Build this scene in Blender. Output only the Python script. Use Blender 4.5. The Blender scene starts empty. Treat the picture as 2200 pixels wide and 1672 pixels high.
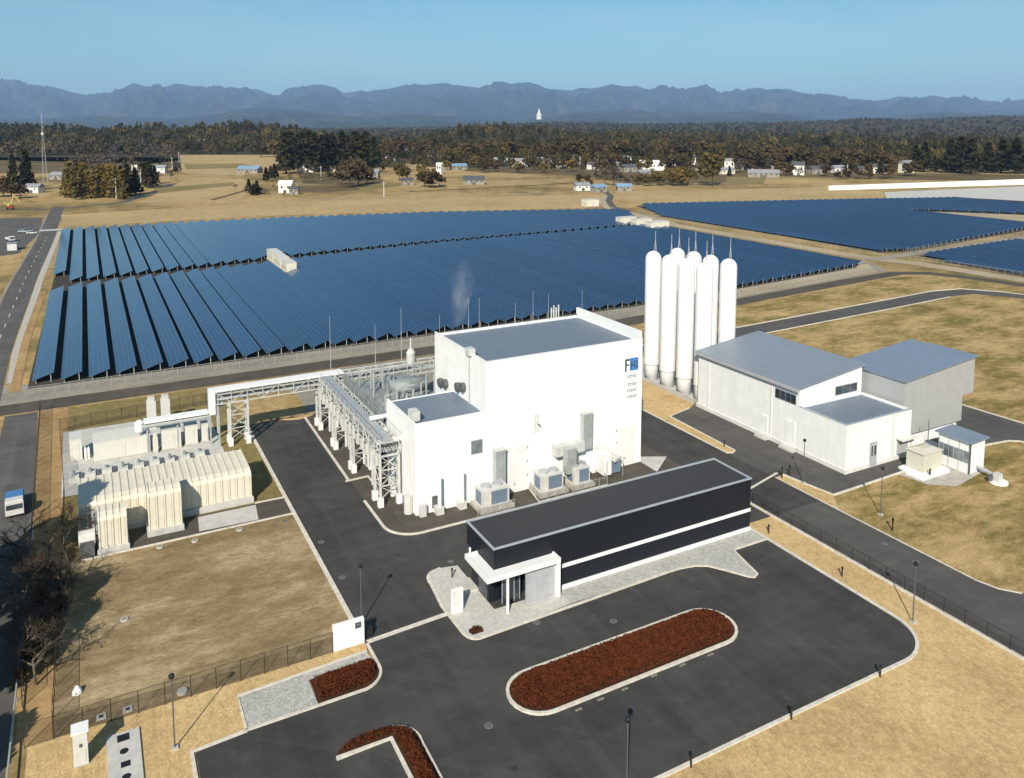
import bpy, bmesh, math, random
import numpy as np
from mathutils import Vector, Matrix
random.seed(7); rng = np.random.default_rng(7)
SC = bpy.context.scene
COL = SC.collection
R = math.radians

# ------------------------------------------------------------------ camera, sky, sun, exposure
CAM_H = 47.0
AZ = R(27.96)                     # camera heading, clockwise from +Y (site axes: X along the buildings, Y into depth)
PITCH = math.atan(180 / 1728)
cam = bpy.data.cameras.new('camera'); cam_o = bpy.data.objects.new('camera', cam); COL.objects.link(cam_o)
cam_o.location = (0, 0, CAM_H); cam_o.rotation_euler = (R(90) - PITCH, 0, -AZ)
cam.sensor_width = 36; cam.lens = 1728 / 2200 * 36; cam.shift_y = -(836 - 445) / 2200
cam.clip_start = 0.5; cam.clip_end = 90000
SC.camera = cam_o

SUN_EL = R(35); SUN_AZ = R(27.96 + 10.1)      # the light travels towards this heading
W = bpy.data.worlds.new('World'); SC.world = W; W.use_nodes = True
wn = W.node_tree.nodes; wl = W.node_tree.links
sky = wn.new('ShaderNodeTexSky'); sky.sky_type = 'NISHITA'; sky.sun_disc = False
sky.sun_elevation = SUN_EL; sky.sun_rotation = SUN_AZ + math.pi
sky.altitude = 0; sky.air_density = 1.0; sky.dust_density = 0.9; sky.ozone_density = 5.0
tint = wn.new('ShaderNodeMix'); tint.data_type = 'RGBA'; tint.blend_type = 'MULTIPLY'; tint.inputs['Factor'].default_value = 1
tint.inputs[7].default_value = (0.80, 1.06, 0.95, 1)          # the clear winter sky leans to cyan
wl.new(sky.outputs[0], tint.inputs[6])
# faint streaks of thin high cloud
wc = wn.new('ShaderNodeTexCoord'); wm = wn.new('ShaderNodeMapping'); wm.inputs['Scale'].default_value = (2.0, 2.0, 11.0); wm.inputs['Rotation'].default_value = (0.05, 0.08, 0.3)
wz = wn.new('ShaderNodeTexNoise'); wz.inputs['Scale'].default_value = 1.6; wz.inputs['Detail'].default_value = 7; wz.inputs['Roughness'].default_value = 0.62
wr = wn.new('ShaderNodeMapRange'); wr.inputs[1].default_value = 0.46; wr.inputs[2].default_value = 0.72; wr.inputs[3].default_value = 0.0; wr.inputs[4].default_value = 0.20
cl = wn.new('ShaderNodeMix'); cl.data_type = 'RGBA'; cl.inputs[7].default_value = (6.5, 7.2, 7.6, 1)
wl.new(wc.outputs['Generated'], wm.inputs[0]); wl.new(wm.outputs[0], wz.inputs['Vector']); wl.new(wz.outputs['Fac'], wr.inputs[0]); wl.new(wr.outputs[0], cl.inputs['Factor'])
wl.new(tint.outputs[2], cl.inputs[6]); wl.new(cl.outputs[2], wn['Background'].inputs[0]); wn['Background'].inputs[1].default_value = 0.076
sl = bpy.data.lights.new('sun', 'SUN'); sl.energy = 5.0; sl.angle = R(0.5); sl.color = (1, 0.91, 0.77)
so = bpy.data.objects.new('sun', sl); COL.objects.link(so)
sd = Vector((math.sin(SUN_AZ) * math.cos(SUN_EL), math.cos(SUN_AZ) * math.cos(SUN_EL), -math.sin(SUN_EL)))
so.rotation_euler = sd.to_track_quat('-Z', 'Y').to_euler(); so.location = (-200, -250, 300)
SC.view_settings.view_transform = 'Standard'; SC.view_settings.look = 'None'
SC.view_settings.exposure = 0.5; SC.view_settings.gamma = 1
SC.cycles.max_bounces = 5; SC.cycles.volume_bounces = 1; SC.cycles.transparent_max_bounces = 16

# a point of the ground from where it shows in the photograph (2200 px wide), used for far scenery
_F = np.array([math.sin(AZ), math.cos(AZ), 0]); _R = np.array([math.cos(AZ), -math.sin(AZ), 0]); _Z = np.array([0, 0, 1.])
_f = math.cos(PITCH) * _F - math.sin(PITCH) * _Z; _u = math.sin(PITCH) * _F + math.cos(PITCH) * _Z
def G(px, py, z=0.0):
    d = (px - 1100) * _R + (445 - py) * _u + 1728 * _f
    t = (z - CAM_H) / d[2]
    return float(t * d[0]), float(t * d[1])
def bearing(px, dist):            # ground point at a distance along the view bearing of column px
    d = (px - 1100) * _R + 1737 * _F
    d = d / 1737 * dist
    return float(d[0]), float(d[1])
def h_at(py, dist): return CAM_H + (265 - py) * dist / 1737   # height that shows at row py

# ------------------------------------------------------------------ materials
def nodes(name):
    m = bpy.data.materials.new(name); m.use_nodes = True
    nt = m.node_tree; b = nt.nodes['Principled BSDF']
    return m, nt, b
def texco(nt, scale=(1, 1, 1), kind='Object'):
    t = nt.nodes.new('ShaderNodeTexCoord'); mp = nt.nodes.new('ShaderNodeMapping')
    mp.inputs['Scale'].default_value = scale
    nt.links.new(t.outputs[kind], mp.inputs[0]); return mp.outputs[0]
def noise(nt, co, scale, detail=4, rough=0.6):
    n = nt.nodes.new('ShaderNodeTexNoise'); n.inputs['Scale'].default_value = scale
    n.inputs['Detail'].default_value = detail; n.inputs['Roughness'].default_value = rough
    nt.links.new(co, n.inputs['Vector']); return n.outputs['Fac']
def ramp(nt, fac, stops):
    r = nt.nodes.new('ShaderNodeValToRGB'); el = r.color_ramp.elements
    while len(el) < len(stops): el.new(0.5)
    for e, (p, c) in zip(el, stops): e.position = p; e.color = (*c, 1)
    nt.links.new(fac, r.inputs[0]); return r.outputs[0]
def mixc(nt, a, b, fac, mode='MIX'):
    m = nt.nodes.new('ShaderNodeMix'); m.data_type = 'RGBA'; m.blend_type = mode
    for s, v in ((m.inputs['Factor'], fac), (m.inputs[6], a), (m.inputs[7], b)):
        if isinstance(v, bpy.types.NodeSocket): nt.links.new(v, s)
        elif isinstance(v, (tuple, list)): s.default_value = (*v, 1) if len(v) == 3 else v
        else: s.default_value = v
    return m.outputs[2]
def math_n(nt, op, a, b=None):
    n = nt.nodes.new('ShaderNodeMath'); n.operation = op
    for i, v in enumerate((a, b)):
        if v is None: continue
        if isinstance(v, bpy.types.NodeSocket): nt.links.new(v, n.inputs[i])
        else: n.inputs[i].default_value = v
    return n.outputs[0]
def bump(nt, b, h, strength, dist=0.05):
    n = nt.nodes.new('ShaderNodeBump'); n.inputs['Strength'].default_value = strength; n.inputs['Distance'].default_value = dist
    nt.links.new(h, n.inputs['Height']); nt.links.new(n.outputs[0], b.inputs['Normal'])
def plain(name, col, rough=0.6, spec=0.4, metal=0, var=0.12, vscale=1.5, kind='Object'):
    m, nt, b = nodes(name)
    co = texco(nt, kind=kind)
    f = noise(nt, co, vscale, 5)
    lo = tuple(c * (1 - var) for c in col); hi = tuple(min(1, c * (1 + var)) for c in col)
    nt.links.new(ramp(nt, f, [(0.3, lo), (0.7, hi)]), b.inputs['Base Color'])
    b.inputs['Roughness'].default_value = rough; b.inputs['Specular IOR Level'].default_value = spec
    b.inputs['Metallic'].default_value = metal
    return m
def ribbed(name, col, axis, pitch, depth=0.03, rough=0.5, dark=0.8, spec=0.4, metal=0):
    """sheet cladding: ribs along one axis, real colour break at each joint"""
    m, nt, b = nodes(name)
    co = texco(nt)
    sep = nt.nodes.new('ShaderNodeSeparateXYZ'); nt.links.new(co, sep.inputs[0])
    v = math_n(nt, 'FRACT', math_n(nt, 'DIVIDE', sep.outputs[axis], pitch))
    joint = math_n(nt, 'LESS_THAN', v, 0.14)
    f = noise(nt, co, 0.6, 4)
    base = ramp(nt, f, [(0.3, tuple(c * 0.93 for c in col)), (0.7, tuple(min(1, c * 1.05) for c in col))])
    if name in ('white_panel_wall', 'white_siding', 'charcoal_cladding', 'silver_siding'):
        oth = math_n(nt, 'ADD', sep.outputs[0], sep.outputs[1])
        j2 = math_n(nt, 'LESS_THAN', math_n(nt, 'FRACT', math_n(nt, 'DIVIDE', oth, 3.0)), 0.03)
        base = mixc(nt, base, tuple(c * .88 for c in col), j2)
        stv = noise(nt, texco(nt, (1.6, 1.6, 0.06)), 1.0, 5, 0.65)
        base = mixc(nt, base, ramp(nt, stv, [(0.35, (0.88, 0.88, 0.86)), (0.6, (1, 1, 1))]), 0.4, 'MULTIPLY')
    nt.links.new(mixc(nt, base, tuple(c * dark for c in col), joint), b.inputs['Base Color'])
    bump(nt, b, math_n(nt, 'ABSOLUTE', math_n(nt, 'SUBTRACT', v, 0.5)), 0.35, depth)
    b.inputs['Roughness'].default_value = rough; b.inputs['Specular IOR Level'].default_value = spec; b.inputs['Metallic'].default_value = metal
    return m
def ground_mat(name, stops, big=0.05, small=0.8, mixf=0.5, stretch=(1, 1, 1), rough=0.95, bstr=0.3, fine=6.0):
    m, nt, b = nodes(name)
    co = texco(nt, stretch)
    f1 = noise(nt, co, big, 6, 0.62); f2 = noise(nt, co, small, 8, 0.7)
    mx = nt.nodes.new('ShaderNodeMix'); mx.inputs[0].default_value = mixf
    nt.links.new(f1, mx.inputs[2]); nt.links.new(f2, mx.inputs[3])
    c = ramp(nt, mx.outputs[0], stops)
    f3 = noise(nt, co, fine, 5, 0.8)
    c = mixc(nt, c, ramp(nt, f3, [(0.3, (0.5, 0.5, 0.48)), (0.7, (1.36, 1.36, 1.36))]), 0.8, 'MULTIPLY')
    f5 = noise(nt, co, fine * 0.27, 6, 0.75)
    c = mixc(nt, c, ramp(nt, f5, [(0.36, (0.74, 0.75, 0.68)), (0.5, (1, 1, 1)), (0.66, (1.16, 1.13, 1.08))]), 0.7, 'MULTIPLY')
    nt.links.new(c, b.inputs['Base Color'])
    b.inputs['Roughness'].default_value = rough; b.inputs['Specular IOR Level'].default_value = 0.15
    bump(nt, b, f3, bstr, 0.08)
    return m

M = {}
M['land'] = ground_mat('dry_land', [(0.36, (0.11, 0.09, 0.035)), (0.44, (0.21, 0.155, 0.065)), (0.52, (0.34, 0.24, 0.11)), (0.64, (0.44, 0.315, 0.155))], 0.011, 0.09, 0.42, fine=0.8)
M['lawn'] = ground_mat('straw_lawn', [(0.33, (0.33, 0.225, 0.105)), (0.48, (0.47, 0.335, 0.165)), (0.66, (0.58, 0.425, 0.22))], 0.12, 1.4, 0.5, stretch=(1.2, 0.7, 1), fine=5)
M['meadow'] = ground_mat('winter_meadow', [(0.36, (0.10, 0.085, 0.024)), (0.45, (0.20, 0.152, 0.052)), (0.54, (0.36, 0.255, 0.115)), (0.66, (0.50, 0.365, 0.185))], 0.085, 0.5, 0.42, stretch=(0.8, 1.6, 1), fine=4)
M['dirt'] = ground_mat('bare_dirt', [(0.34, (0.14, 0.098, 0.048)), (0.5, (0.255, 0.188, 0.102)), (0.62, (0.42, 0.33, 0.205))], 0.11, 0.55, 0.38, stretch=(0.6, 1.2, 1), fine=3)
M['bank'] = ground_mat('orange_bank', [(0.36, (0.24, 0.15, 0.07)), (0.6, (0.40, 0.27, 0.13))], 0.1, 0.7, 0.5)
M['gravel'] = ground_mat('grey_gravel', [(0.35, (0.19, 0.175, 0.15)), (0.5, (0.26, 0.24, 0.205)), (0.68, (0.33, 0.30, 0.25))], 0.08, 0.9, 0.4, fine=5)
M['trackg'] = ground_mat('tan_track_gravel', [(0.35, (0.27, 0.22, 0.15)), (0.5, (0.36, 0.30, 0.21)), (0.68, (0.43, 0.36, 0.26))], 0.06, 0.7, 0.4, fine=3)
M['solar_ground'] = ground_mat('shade_darkened_gravel', [(0.35, (0.035, 0.033, 0.03)), (0.65, (0.07, 0.065, 0.055))], 0.1, 0.8, 0.5, fine=4)  # grey gravel, its colour darkened to hold the black shade between panel rows
M['stones'] = ground_mat('crushed_white_stone', [(0.35, (0.25, 0.25, 0.24)), (0.5, (0.42, 0.42, 0.40)), (0.68, (0.55, 0.55, 0.53))], 0.4, 5.0, 0.75, fine=9, bstr=0.7)
M['soil'] = ground_mat('hedge_soil', [(0.35, (0.03, 0.015, 0.008)), (0.65, (0.07, 0.03, 0.015))], 0.5, 3, 0.5)
def asphalt(name, c0, c1, warm=(1, 1, 1), seed=0):
    m, nt, b = nodes(name)
    co = texco(nt); co2 = texco(nt, (0.55, 0.06, 1)); co3 = texco(nt, (0.07, 0.5, 1))
    f1 = noise(nt, co, 0.13, 5, 0.6); f2 = noise(nt, co2, 1.0, 4, 0.5); f4 = noise(nt, co3, 1.0, 4, 0.5); f3 = noise(nt, co, 9, 6, 0.85)
    a = math_n(nt, 'ADD', math_n(nt, 'MULTIPLY', f1, 0.5), math_n(nt, 'ADD', math_n(nt, 'MULTIPLY', f2, 0.25), math_n(nt, 'MULTIPLY', f4, 0.25)))
    c = ramp(nt, a, [(0.36, tuple(x * w for x, w in zip(c0, warm))), (0.64, tuple(x * w for x, w in zip(c1, warm)))])
    c = mixc(nt, c, ramp(nt, f3, [(0.3, (0.72, 0.72, 0.72)), (0.7, (1.25, 1.25, 1.25))]), 0.7, 'MULTIPLY')
    # paler scuffs, long wheel tracks and darker oily patches
    st = noise(nt, co, 0.35, 7, 0.72)
    c = mixc(nt, c, (c1[0] * 1.55, c1[1] * 1.5, c1[2] * 1.4), math_n(nt, 'MULTIPLY', ramp(nt, st, [(0.56, (0, 0, 0)), (0.72, (1, 1, 1))]), 0.45))
    for sc_, rz in (((0.75, 0.035, 1), 0.0), ((0.035, 0.7, 1), 0.06), ((0.6, 0.03, 1), 0.9)):
        t = nt.nodes.new('ShaderNodeTexCoord'); mp = nt.nodes.new('ShaderNodeMapping'); mp.vector_type = 'TEXTURE'; mp.inputs['Rotation'].default_value = (0, 0, rz); mp.inputs['Scale'].default_value = tuple(1 / q for q in sc_)
        nt.links.new(t.outputs['Object'], mp.inputs[0])
        tk = noise(nt, mp.outputs[0], 1.0, 3, 0.55)
        c = mixc(nt, c, (c1[0] * 1.5, c1[1] * 1.45, c1[2] * 1.38), math_n(nt, 'MULTIPLY', ramp(nt, tk, [(0.52, (0, 0, 0)), (0.72, (1, 1, 1))]), 0.2))
    ol = noise(nt, co, 0.8, 3, 0.5)
    c = mixc(nt, c, tuple(x * .6 for x in c0), math_n(nt, 'MULTIPLY', ramp(nt, ol, [(0.66, (0, 0, 0)), (0.74, (1, 1, 1))]), 0.5))
    nt.links.new(c, b.inputs['Base Color']); b.inputs['Roughness'].default_value = 0.9; b.inputs['Specular IOR Level'].default_value = 0.25
    bump(nt, b, f3, 0.25, 0.02)
    return m
M['asphalt'] = asphalt('asphalt', (0.028, 0.0275, 0.0275), (0.060, 0.059, 0.057))
M['asphalt_warm'] = asphalt('warm_asphalt', (0.050, 0.045, 0.037), (0.088, 0.078, 0.064))
M['asphalt_road'] = asphalt('road_asphalt', (0.055, 0.053, 0.051), (0.090, 0.086, 0.081))
M['asphalt_far'] = asphalt('old_road_asphalt', (0.060, 0.058, 0.058), (0.105, 0.10, 0.096))
M['concrete'] = plain('concrete', (0.38, 0.36, 0.32), 0.9, 0.2, var=0.18, vscale=1.1)
M['kerb'] = plain('kerb_concrete', (0.52, 0.49, 0.43), 0.9, 0.2, var=0.2, vscale=2)
M['pale_concrete'] = plain('pale_concrete', (0.43, 0.425, 0.405), 0.9, 0.2, var=0.16, vscale=0.8)
M['tiles'] = plain('plaza_tiles', (0.44, 0.43, 0.40), 0.85, 0.25, var=0.16, vscale=2.5)
M['paint'] = plain('road_paint', (0.6, 0.6, 0.58), 0.8, 0.3, var=0.25, vscale=3)
M['white_wall'] = ribbed('white_panel_wall', (0.77, 0.775, 0.775), 2, 1.0, 0.008, 0.55, 0.955)
M['white_plain'] = plain('white_paint', (0.71, 0.715, 0.71), 0.45, 0.4, var=0.04, vscale=0.6)
M['white_side'] = ribbed('white_siding', (0.69, 0.70, 0.705), 2, 0.45, 0.01, 0.6, 0.94)
M['silver_side'] = ribbed('silver_siding', (0.42, 0.43, 0.44), 2, 0.4, 0.02, 0.45, 0.9, metal=0.25)
M['base_grey'] = plain('plinth_grey', (0.56, 0.56, 0.54), 0.85, 0.2)
M['grey_roof'] = ribbed('grey_roof_sheet', (0.215, 0.25, 0.30), 0, 0.5, 0.02, 0.5, 0.86, metal=0.15)
M['grey_roof_y'] = ribbed('grey_roof_membrane', (0.150, 0.185, 0.235), 0, 1.1, 0.01, 0.55, 0.9, metal=0.1)
M['blue_roof'] = ribbed('blue_grey_roof_sheet', (0.20, 0.25, 0.325), 0, 0.45, 0.03, 0.42, 0.8, metal=0.2)
M['dark_clad'] = ribbed('charcoal_cladding', (0.011, 0.0135, 0.019), 0, 0.55, 0.03, 0.5, 0.75, spec=.25)
M['dark_roof'] = ribbed('charcoal_roof', (0.040, 0.039, 0.043), 1, 0.4, 0.03, 0.65, 0.8, spec=.25)
M['galv'] = plain('galvanised_steel', (0.40, 0.42, 0.42), 0.5, 0.5, metal=0.35, var=0.14, vscale=1.2)
M['steel'] = plain('light_steel_paint', (0.47, 0.48, 0.46), 0.5, 0.4, var=0.15, vscale=0.8)
M['trim'] = plain('pale_metal_trim', (0.40, 0.44, 0.47), 0.4, 0.5, metal=0.3, var=0.1)
M['grey_door'] = ribbed('pale_grey_door', (0.68, 0.69, 0.68), 2, 0.5, 0.01, 0.5, 0.92)
M['mid_grey'] = plain('mid_grey_metal', (0.34, 0.35, 0.37), 0.5, 0.5, var=0.1)
M['dark_grey'] = plain('dark_grey_metal', (0.085, 0.09, 0.095), 0.55, 0.4, var=0.15)
M['equip'] = plain('equipment_grey', (0.20, 0.225, 0.235), 0.6, 0.4, var=0.3, vscale=0.9)
M['cover_grey'] = plain('cover_grey', (0.17, 0.165, 0.155), 0.8, 0.2, var=0.2)
M['black'] = plain('black_metal', (0.012, 0.012, 0.013), 0.5, 0.4, var=0.15)
M['brown_post'] = plain('dark_brown_metal', (0.03, 0.022, 0.016), 0.5, 0.4)
M['louvre'] = ribbed('blue_grey_louvre', (0.14, 0.19, 0.26), 0, 0.3, 0.04, 0.5, 0.55)
M['cream'] = ribbed('cream_cover', (0.60, 0.565, 0.47), 0, 0.9, 0.03, 0.7, 0.93)
M['cream_plain'] = plain('cream_paint', (0.585, 0.55, 0.455), 0.6, 0.35, var=0.06, vscale=0.8)
M['offwhite'] = ribbed('off_white_cladding', (0.56, 0.55, 0.50), 0, 0.45, 0.02, 0.6, 0.9)
M['offwhite_plain'] = plain('off_white_paint', (0.50, 0.50, 0.475), 0.55, 0.4, var=0.1)
M['kiosk'] = ribbed('kiosk_beige', (0.48, 0.46, 0.39), 2, 0.5, 0.01, 0.6, 0.94)
M['logo_blue'] = plain('logo_blue', (0.06, 0.17, 0.45), 0.5, 0.4, var=0.05)
M['logo_dark'] = plain('logo_navy', (0.05, 0.065, 0.10), 0.5, 0.4, var=0.05)
M['logo_grey'] = plain('logo_grey', (0.17, 0.17, 0.17), 0.5, 0.4, var=0.05)
M['yellow'] = plain('machine_yellow', (0.46, 0.33, 0.11), 0.5, 0.4)
M['red'] = plain('red_paint', (0.22, 0.03, 0.02), 0.5, 0.4)
M['truck_blue'] = plain('truck_blue', (0.05, 0.16, 0.36), 0.4, 0.5)
M['tyre'] = plain('tyre_rubber', (0.015, 0.015, 0.015), 0.9, 0.2)
def glass(name, col=(0.03, 0.04, 0.05)):
    m, nt, b = nodes(name)
    f = noise(nt, texco(nt), 0.5, 3)
    nt.links.new(ramp(nt, f, [(0.35, tuple(c * .6 for c in col)), (0.65, tuple(c * 1.6 for c in col))]), b.inputs['Base Color'])
    b.inputs['Roughness'].default_value = 0.08; b.inputs['Specular IOR Level'].default_value = 0.8
    return m
M['glass'] = glass('window_glass'); M['glass_grey'] = glass('grey_window_glass', (0.13, 0.15, 0.16))
def hedge_mat():
    m, nt, b = nodes('red_brown_hedge'); co = texco(nt)
    f = noise(nt, co, 2.2, 6, 0.75); g = nt.nodes.new('ShaderNodeObjectInfo')
    nt.links.new(ramp(nt, f, [(0.3, (0.044, 0.012, 0.004)), (0.5, (0.074, 0.0185, 0.0055)), (0.7, (0.098, 0.027, 0.008))]), b.inputs['Base Color'])
    b.inputs['Roughness'].default_value = 0.85; b.inputs['Specular IOR Level'].default_value = 0.15
    return m
M['hedge'] = hedge_mat()
def foliage(name, c0, c1, c2, scale=0.35, objvar=True):
    m, nt, b = nodes(name); co = texco(nt)
    f = noise(nt, co, scale, 4, 0.7)
    c = ramp(nt, f, [(0.34, c0), (0.52, c1), (0.68, c2)])
    if objvar:
        oi = nt.nodes.new('ShaderNodeObjectInfo')
        c = mixc(nt, c, ramp(nt, oi.outputs['Random'], [(0, (0.65, 0.7, 0.75)), (0.5, (1, 1, 1)), (1, (1.45, 1.25, 0.95))]), 0.9, 'MULTIPLY')
    nt.links.new(c, b.inputs['Base Color']); b.inputs['Roughness'].default_value = 0.85; b.inputs['Specular IOR Level'].default_value = 0.12
    return m
M['cedar'] = foliage('cedar_foliage', (0.014, 0.017, 0.009), (0.028, 0.028, 0.013), (0.055, 0.046, 0.02))
M['brownwood'] = foliage('brown_winter_foliage', (0.035, 0.028, 0.016), (0.075, 0.055, 0.028), (0.13, 0.09, 0.04))
M['olive'] = foliage('olive_foliage', (0.05, 0.04, 0.012), (0.12, 0.09, 0.028), (0.20, 0.145, 0.05))
M['bare'] = foliage('bare_twig_crown', (0.05, 0.043, 0.036), (0.09, 0.078, 0.065), (0.14, 0.12, 0.10))
M['forest'] = foliage('forest_foliage', (0.012, 0.015, 0.006), (0.042, 0.037, 0.013), (0.14, 0.098, 0.032), scale=0.018, objvar=False)
M['bark'] = plain('bark', (0.06, 0.048, 0.038), 0.9, 0.1, var=0.3, vscale=3)
M['bark_light'] = plain('grey_bark', (0.12, 0.10, 0.08), 0.9, 0.1, var=0.3, vscale=3)
M['mountain'] = ground_mat('mountain_forest', [(0.36, (0.005, 0.010, 0.006)), (0.5, (0.018, 0.027, 0.014)), (0.64, (0.085, 0.08, 0.045))], 0.0011, 0.010, 0.55, fine=0.03, bstr=0.0)
M['hills'] = ground_mat('hill_forest_floor', [(0.36, (0.02, 0.018, 0.01)), (0.5, (0.05, 0.04, 0.02)), (0.66, (0.10, 0.07, 0.035))], 0.008, 0.06, 0.45, fine=0.3, bstr=0.0)
def solar_mat():
    m, nt, b = nodes('solar_glass')
    co = texco(nt); sep = nt.nodes.new('ShaderNodeSeparateXYZ'); nt.links.new(co, sep.inputs[0])
    fx = math_n(nt, 'FRACT', math_n(nt, 'DIVIDE', sep.outputs[0], 0.8)); fy = math_n(nt, 'FRACT', math_n(nt, 'DIVIDE', sep.outputs[1], 1.64))
    line = math_n(nt, 'MAXIMUM', math_n(nt, 'LESS_THAN', fx, 0.05), math_n(nt, 'LESS_THAN', fy, 0.035))
    cell = nt.nodes.new('ShaderNodeTexWhiteNoise'); cell.noise_dimensions = '3D'
    sn = nt.nodes.new('ShaderNodeVectorMath'); sn.operation = 'FLOOR'
    dv = nt.nodes.new('ShaderNodeVectorMath'); dv.operation = 'DIVIDE'; dv.inputs[1].default_value = (0.8, 1.64, 50)
    nt.links.new(co, dv.inputs[0]); nt.links.new(dv.outputs[0], sn.inputs[0]); nt.links.new(sn.outputs[0], cell.inputs[0])
    base = ramp(nt, cell.outputs[0], [(0, (0.0095, 0.032, 0.082)), (1, (0.0125, 0.040, 0.098))])
    oi = nt.nodes.new('ShaderNodeObjectInfo'); base = mixc(nt, base, ramp(nt, oi.outputs['Random'], [(0, (0.86, 0.88, 0.9)), (1, (1.16, 1.14, 1.1))]), 1.0, 'MULTIPLY')
    base = mixc(nt, base, ramp(nt, noise(nt, texco(nt, (.5, .03, 1)), 1.0, 4), [(0.35, (0.88, 0.89, 0.9)), (0.65, (1.14, 1.13, 1.1))]), 1.0, 'MULTIPLY')
    nt.links.new(mixc(nt, base, (0.085, 0.13, 0.195), line), b.inputs['Base Color'])
    b.inputs['Roughness'].default_value = 0.16; b.inputs['IOR'].default_value = 1.6; b.inputs['Specular IOR Level'].default_value = 0.5
    return m
M['solar'] = solar_mat()
def mesh_fence_mat(name, wire, col):
    m, nt, b = nodes(name); co = texco(nt)
    sep = nt.nodes.new('ShaderNodeSeparateXYZ'); nt.links.new(co, sep.inputs[0])
    s = math_n(nt, 'ADD', sep.outputs[0], sep.outputs[1])
    def band(a): return math_n(nt, 'LESS_THAN', math_n(nt, 'FRACT', math_n(nt, 'DIVIDE', a, 0.09)), wire)
    g = math_n(nt, 'MAXIMUM', band(math_n(nt, 'ADD', s, sep.outputs[2])), band(math_n(nt, 'SUBTRACT', s, sep.outputs[2])))
    b.inputs['Base Color'].default_value = (*col, 1); b.inputs['Roughness'].default_value = 0.6
    nt.links.new(g, b.inputs['Alpha'])
    return m
M['chain'] = mesh_fence_mat('chain_link', .14, (0.02, 0.018, 0.015)); M['chain_pale'] = mesh_fence_mat('galvanised_link', .07, (0.25, 0.25, 0.24))

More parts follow.
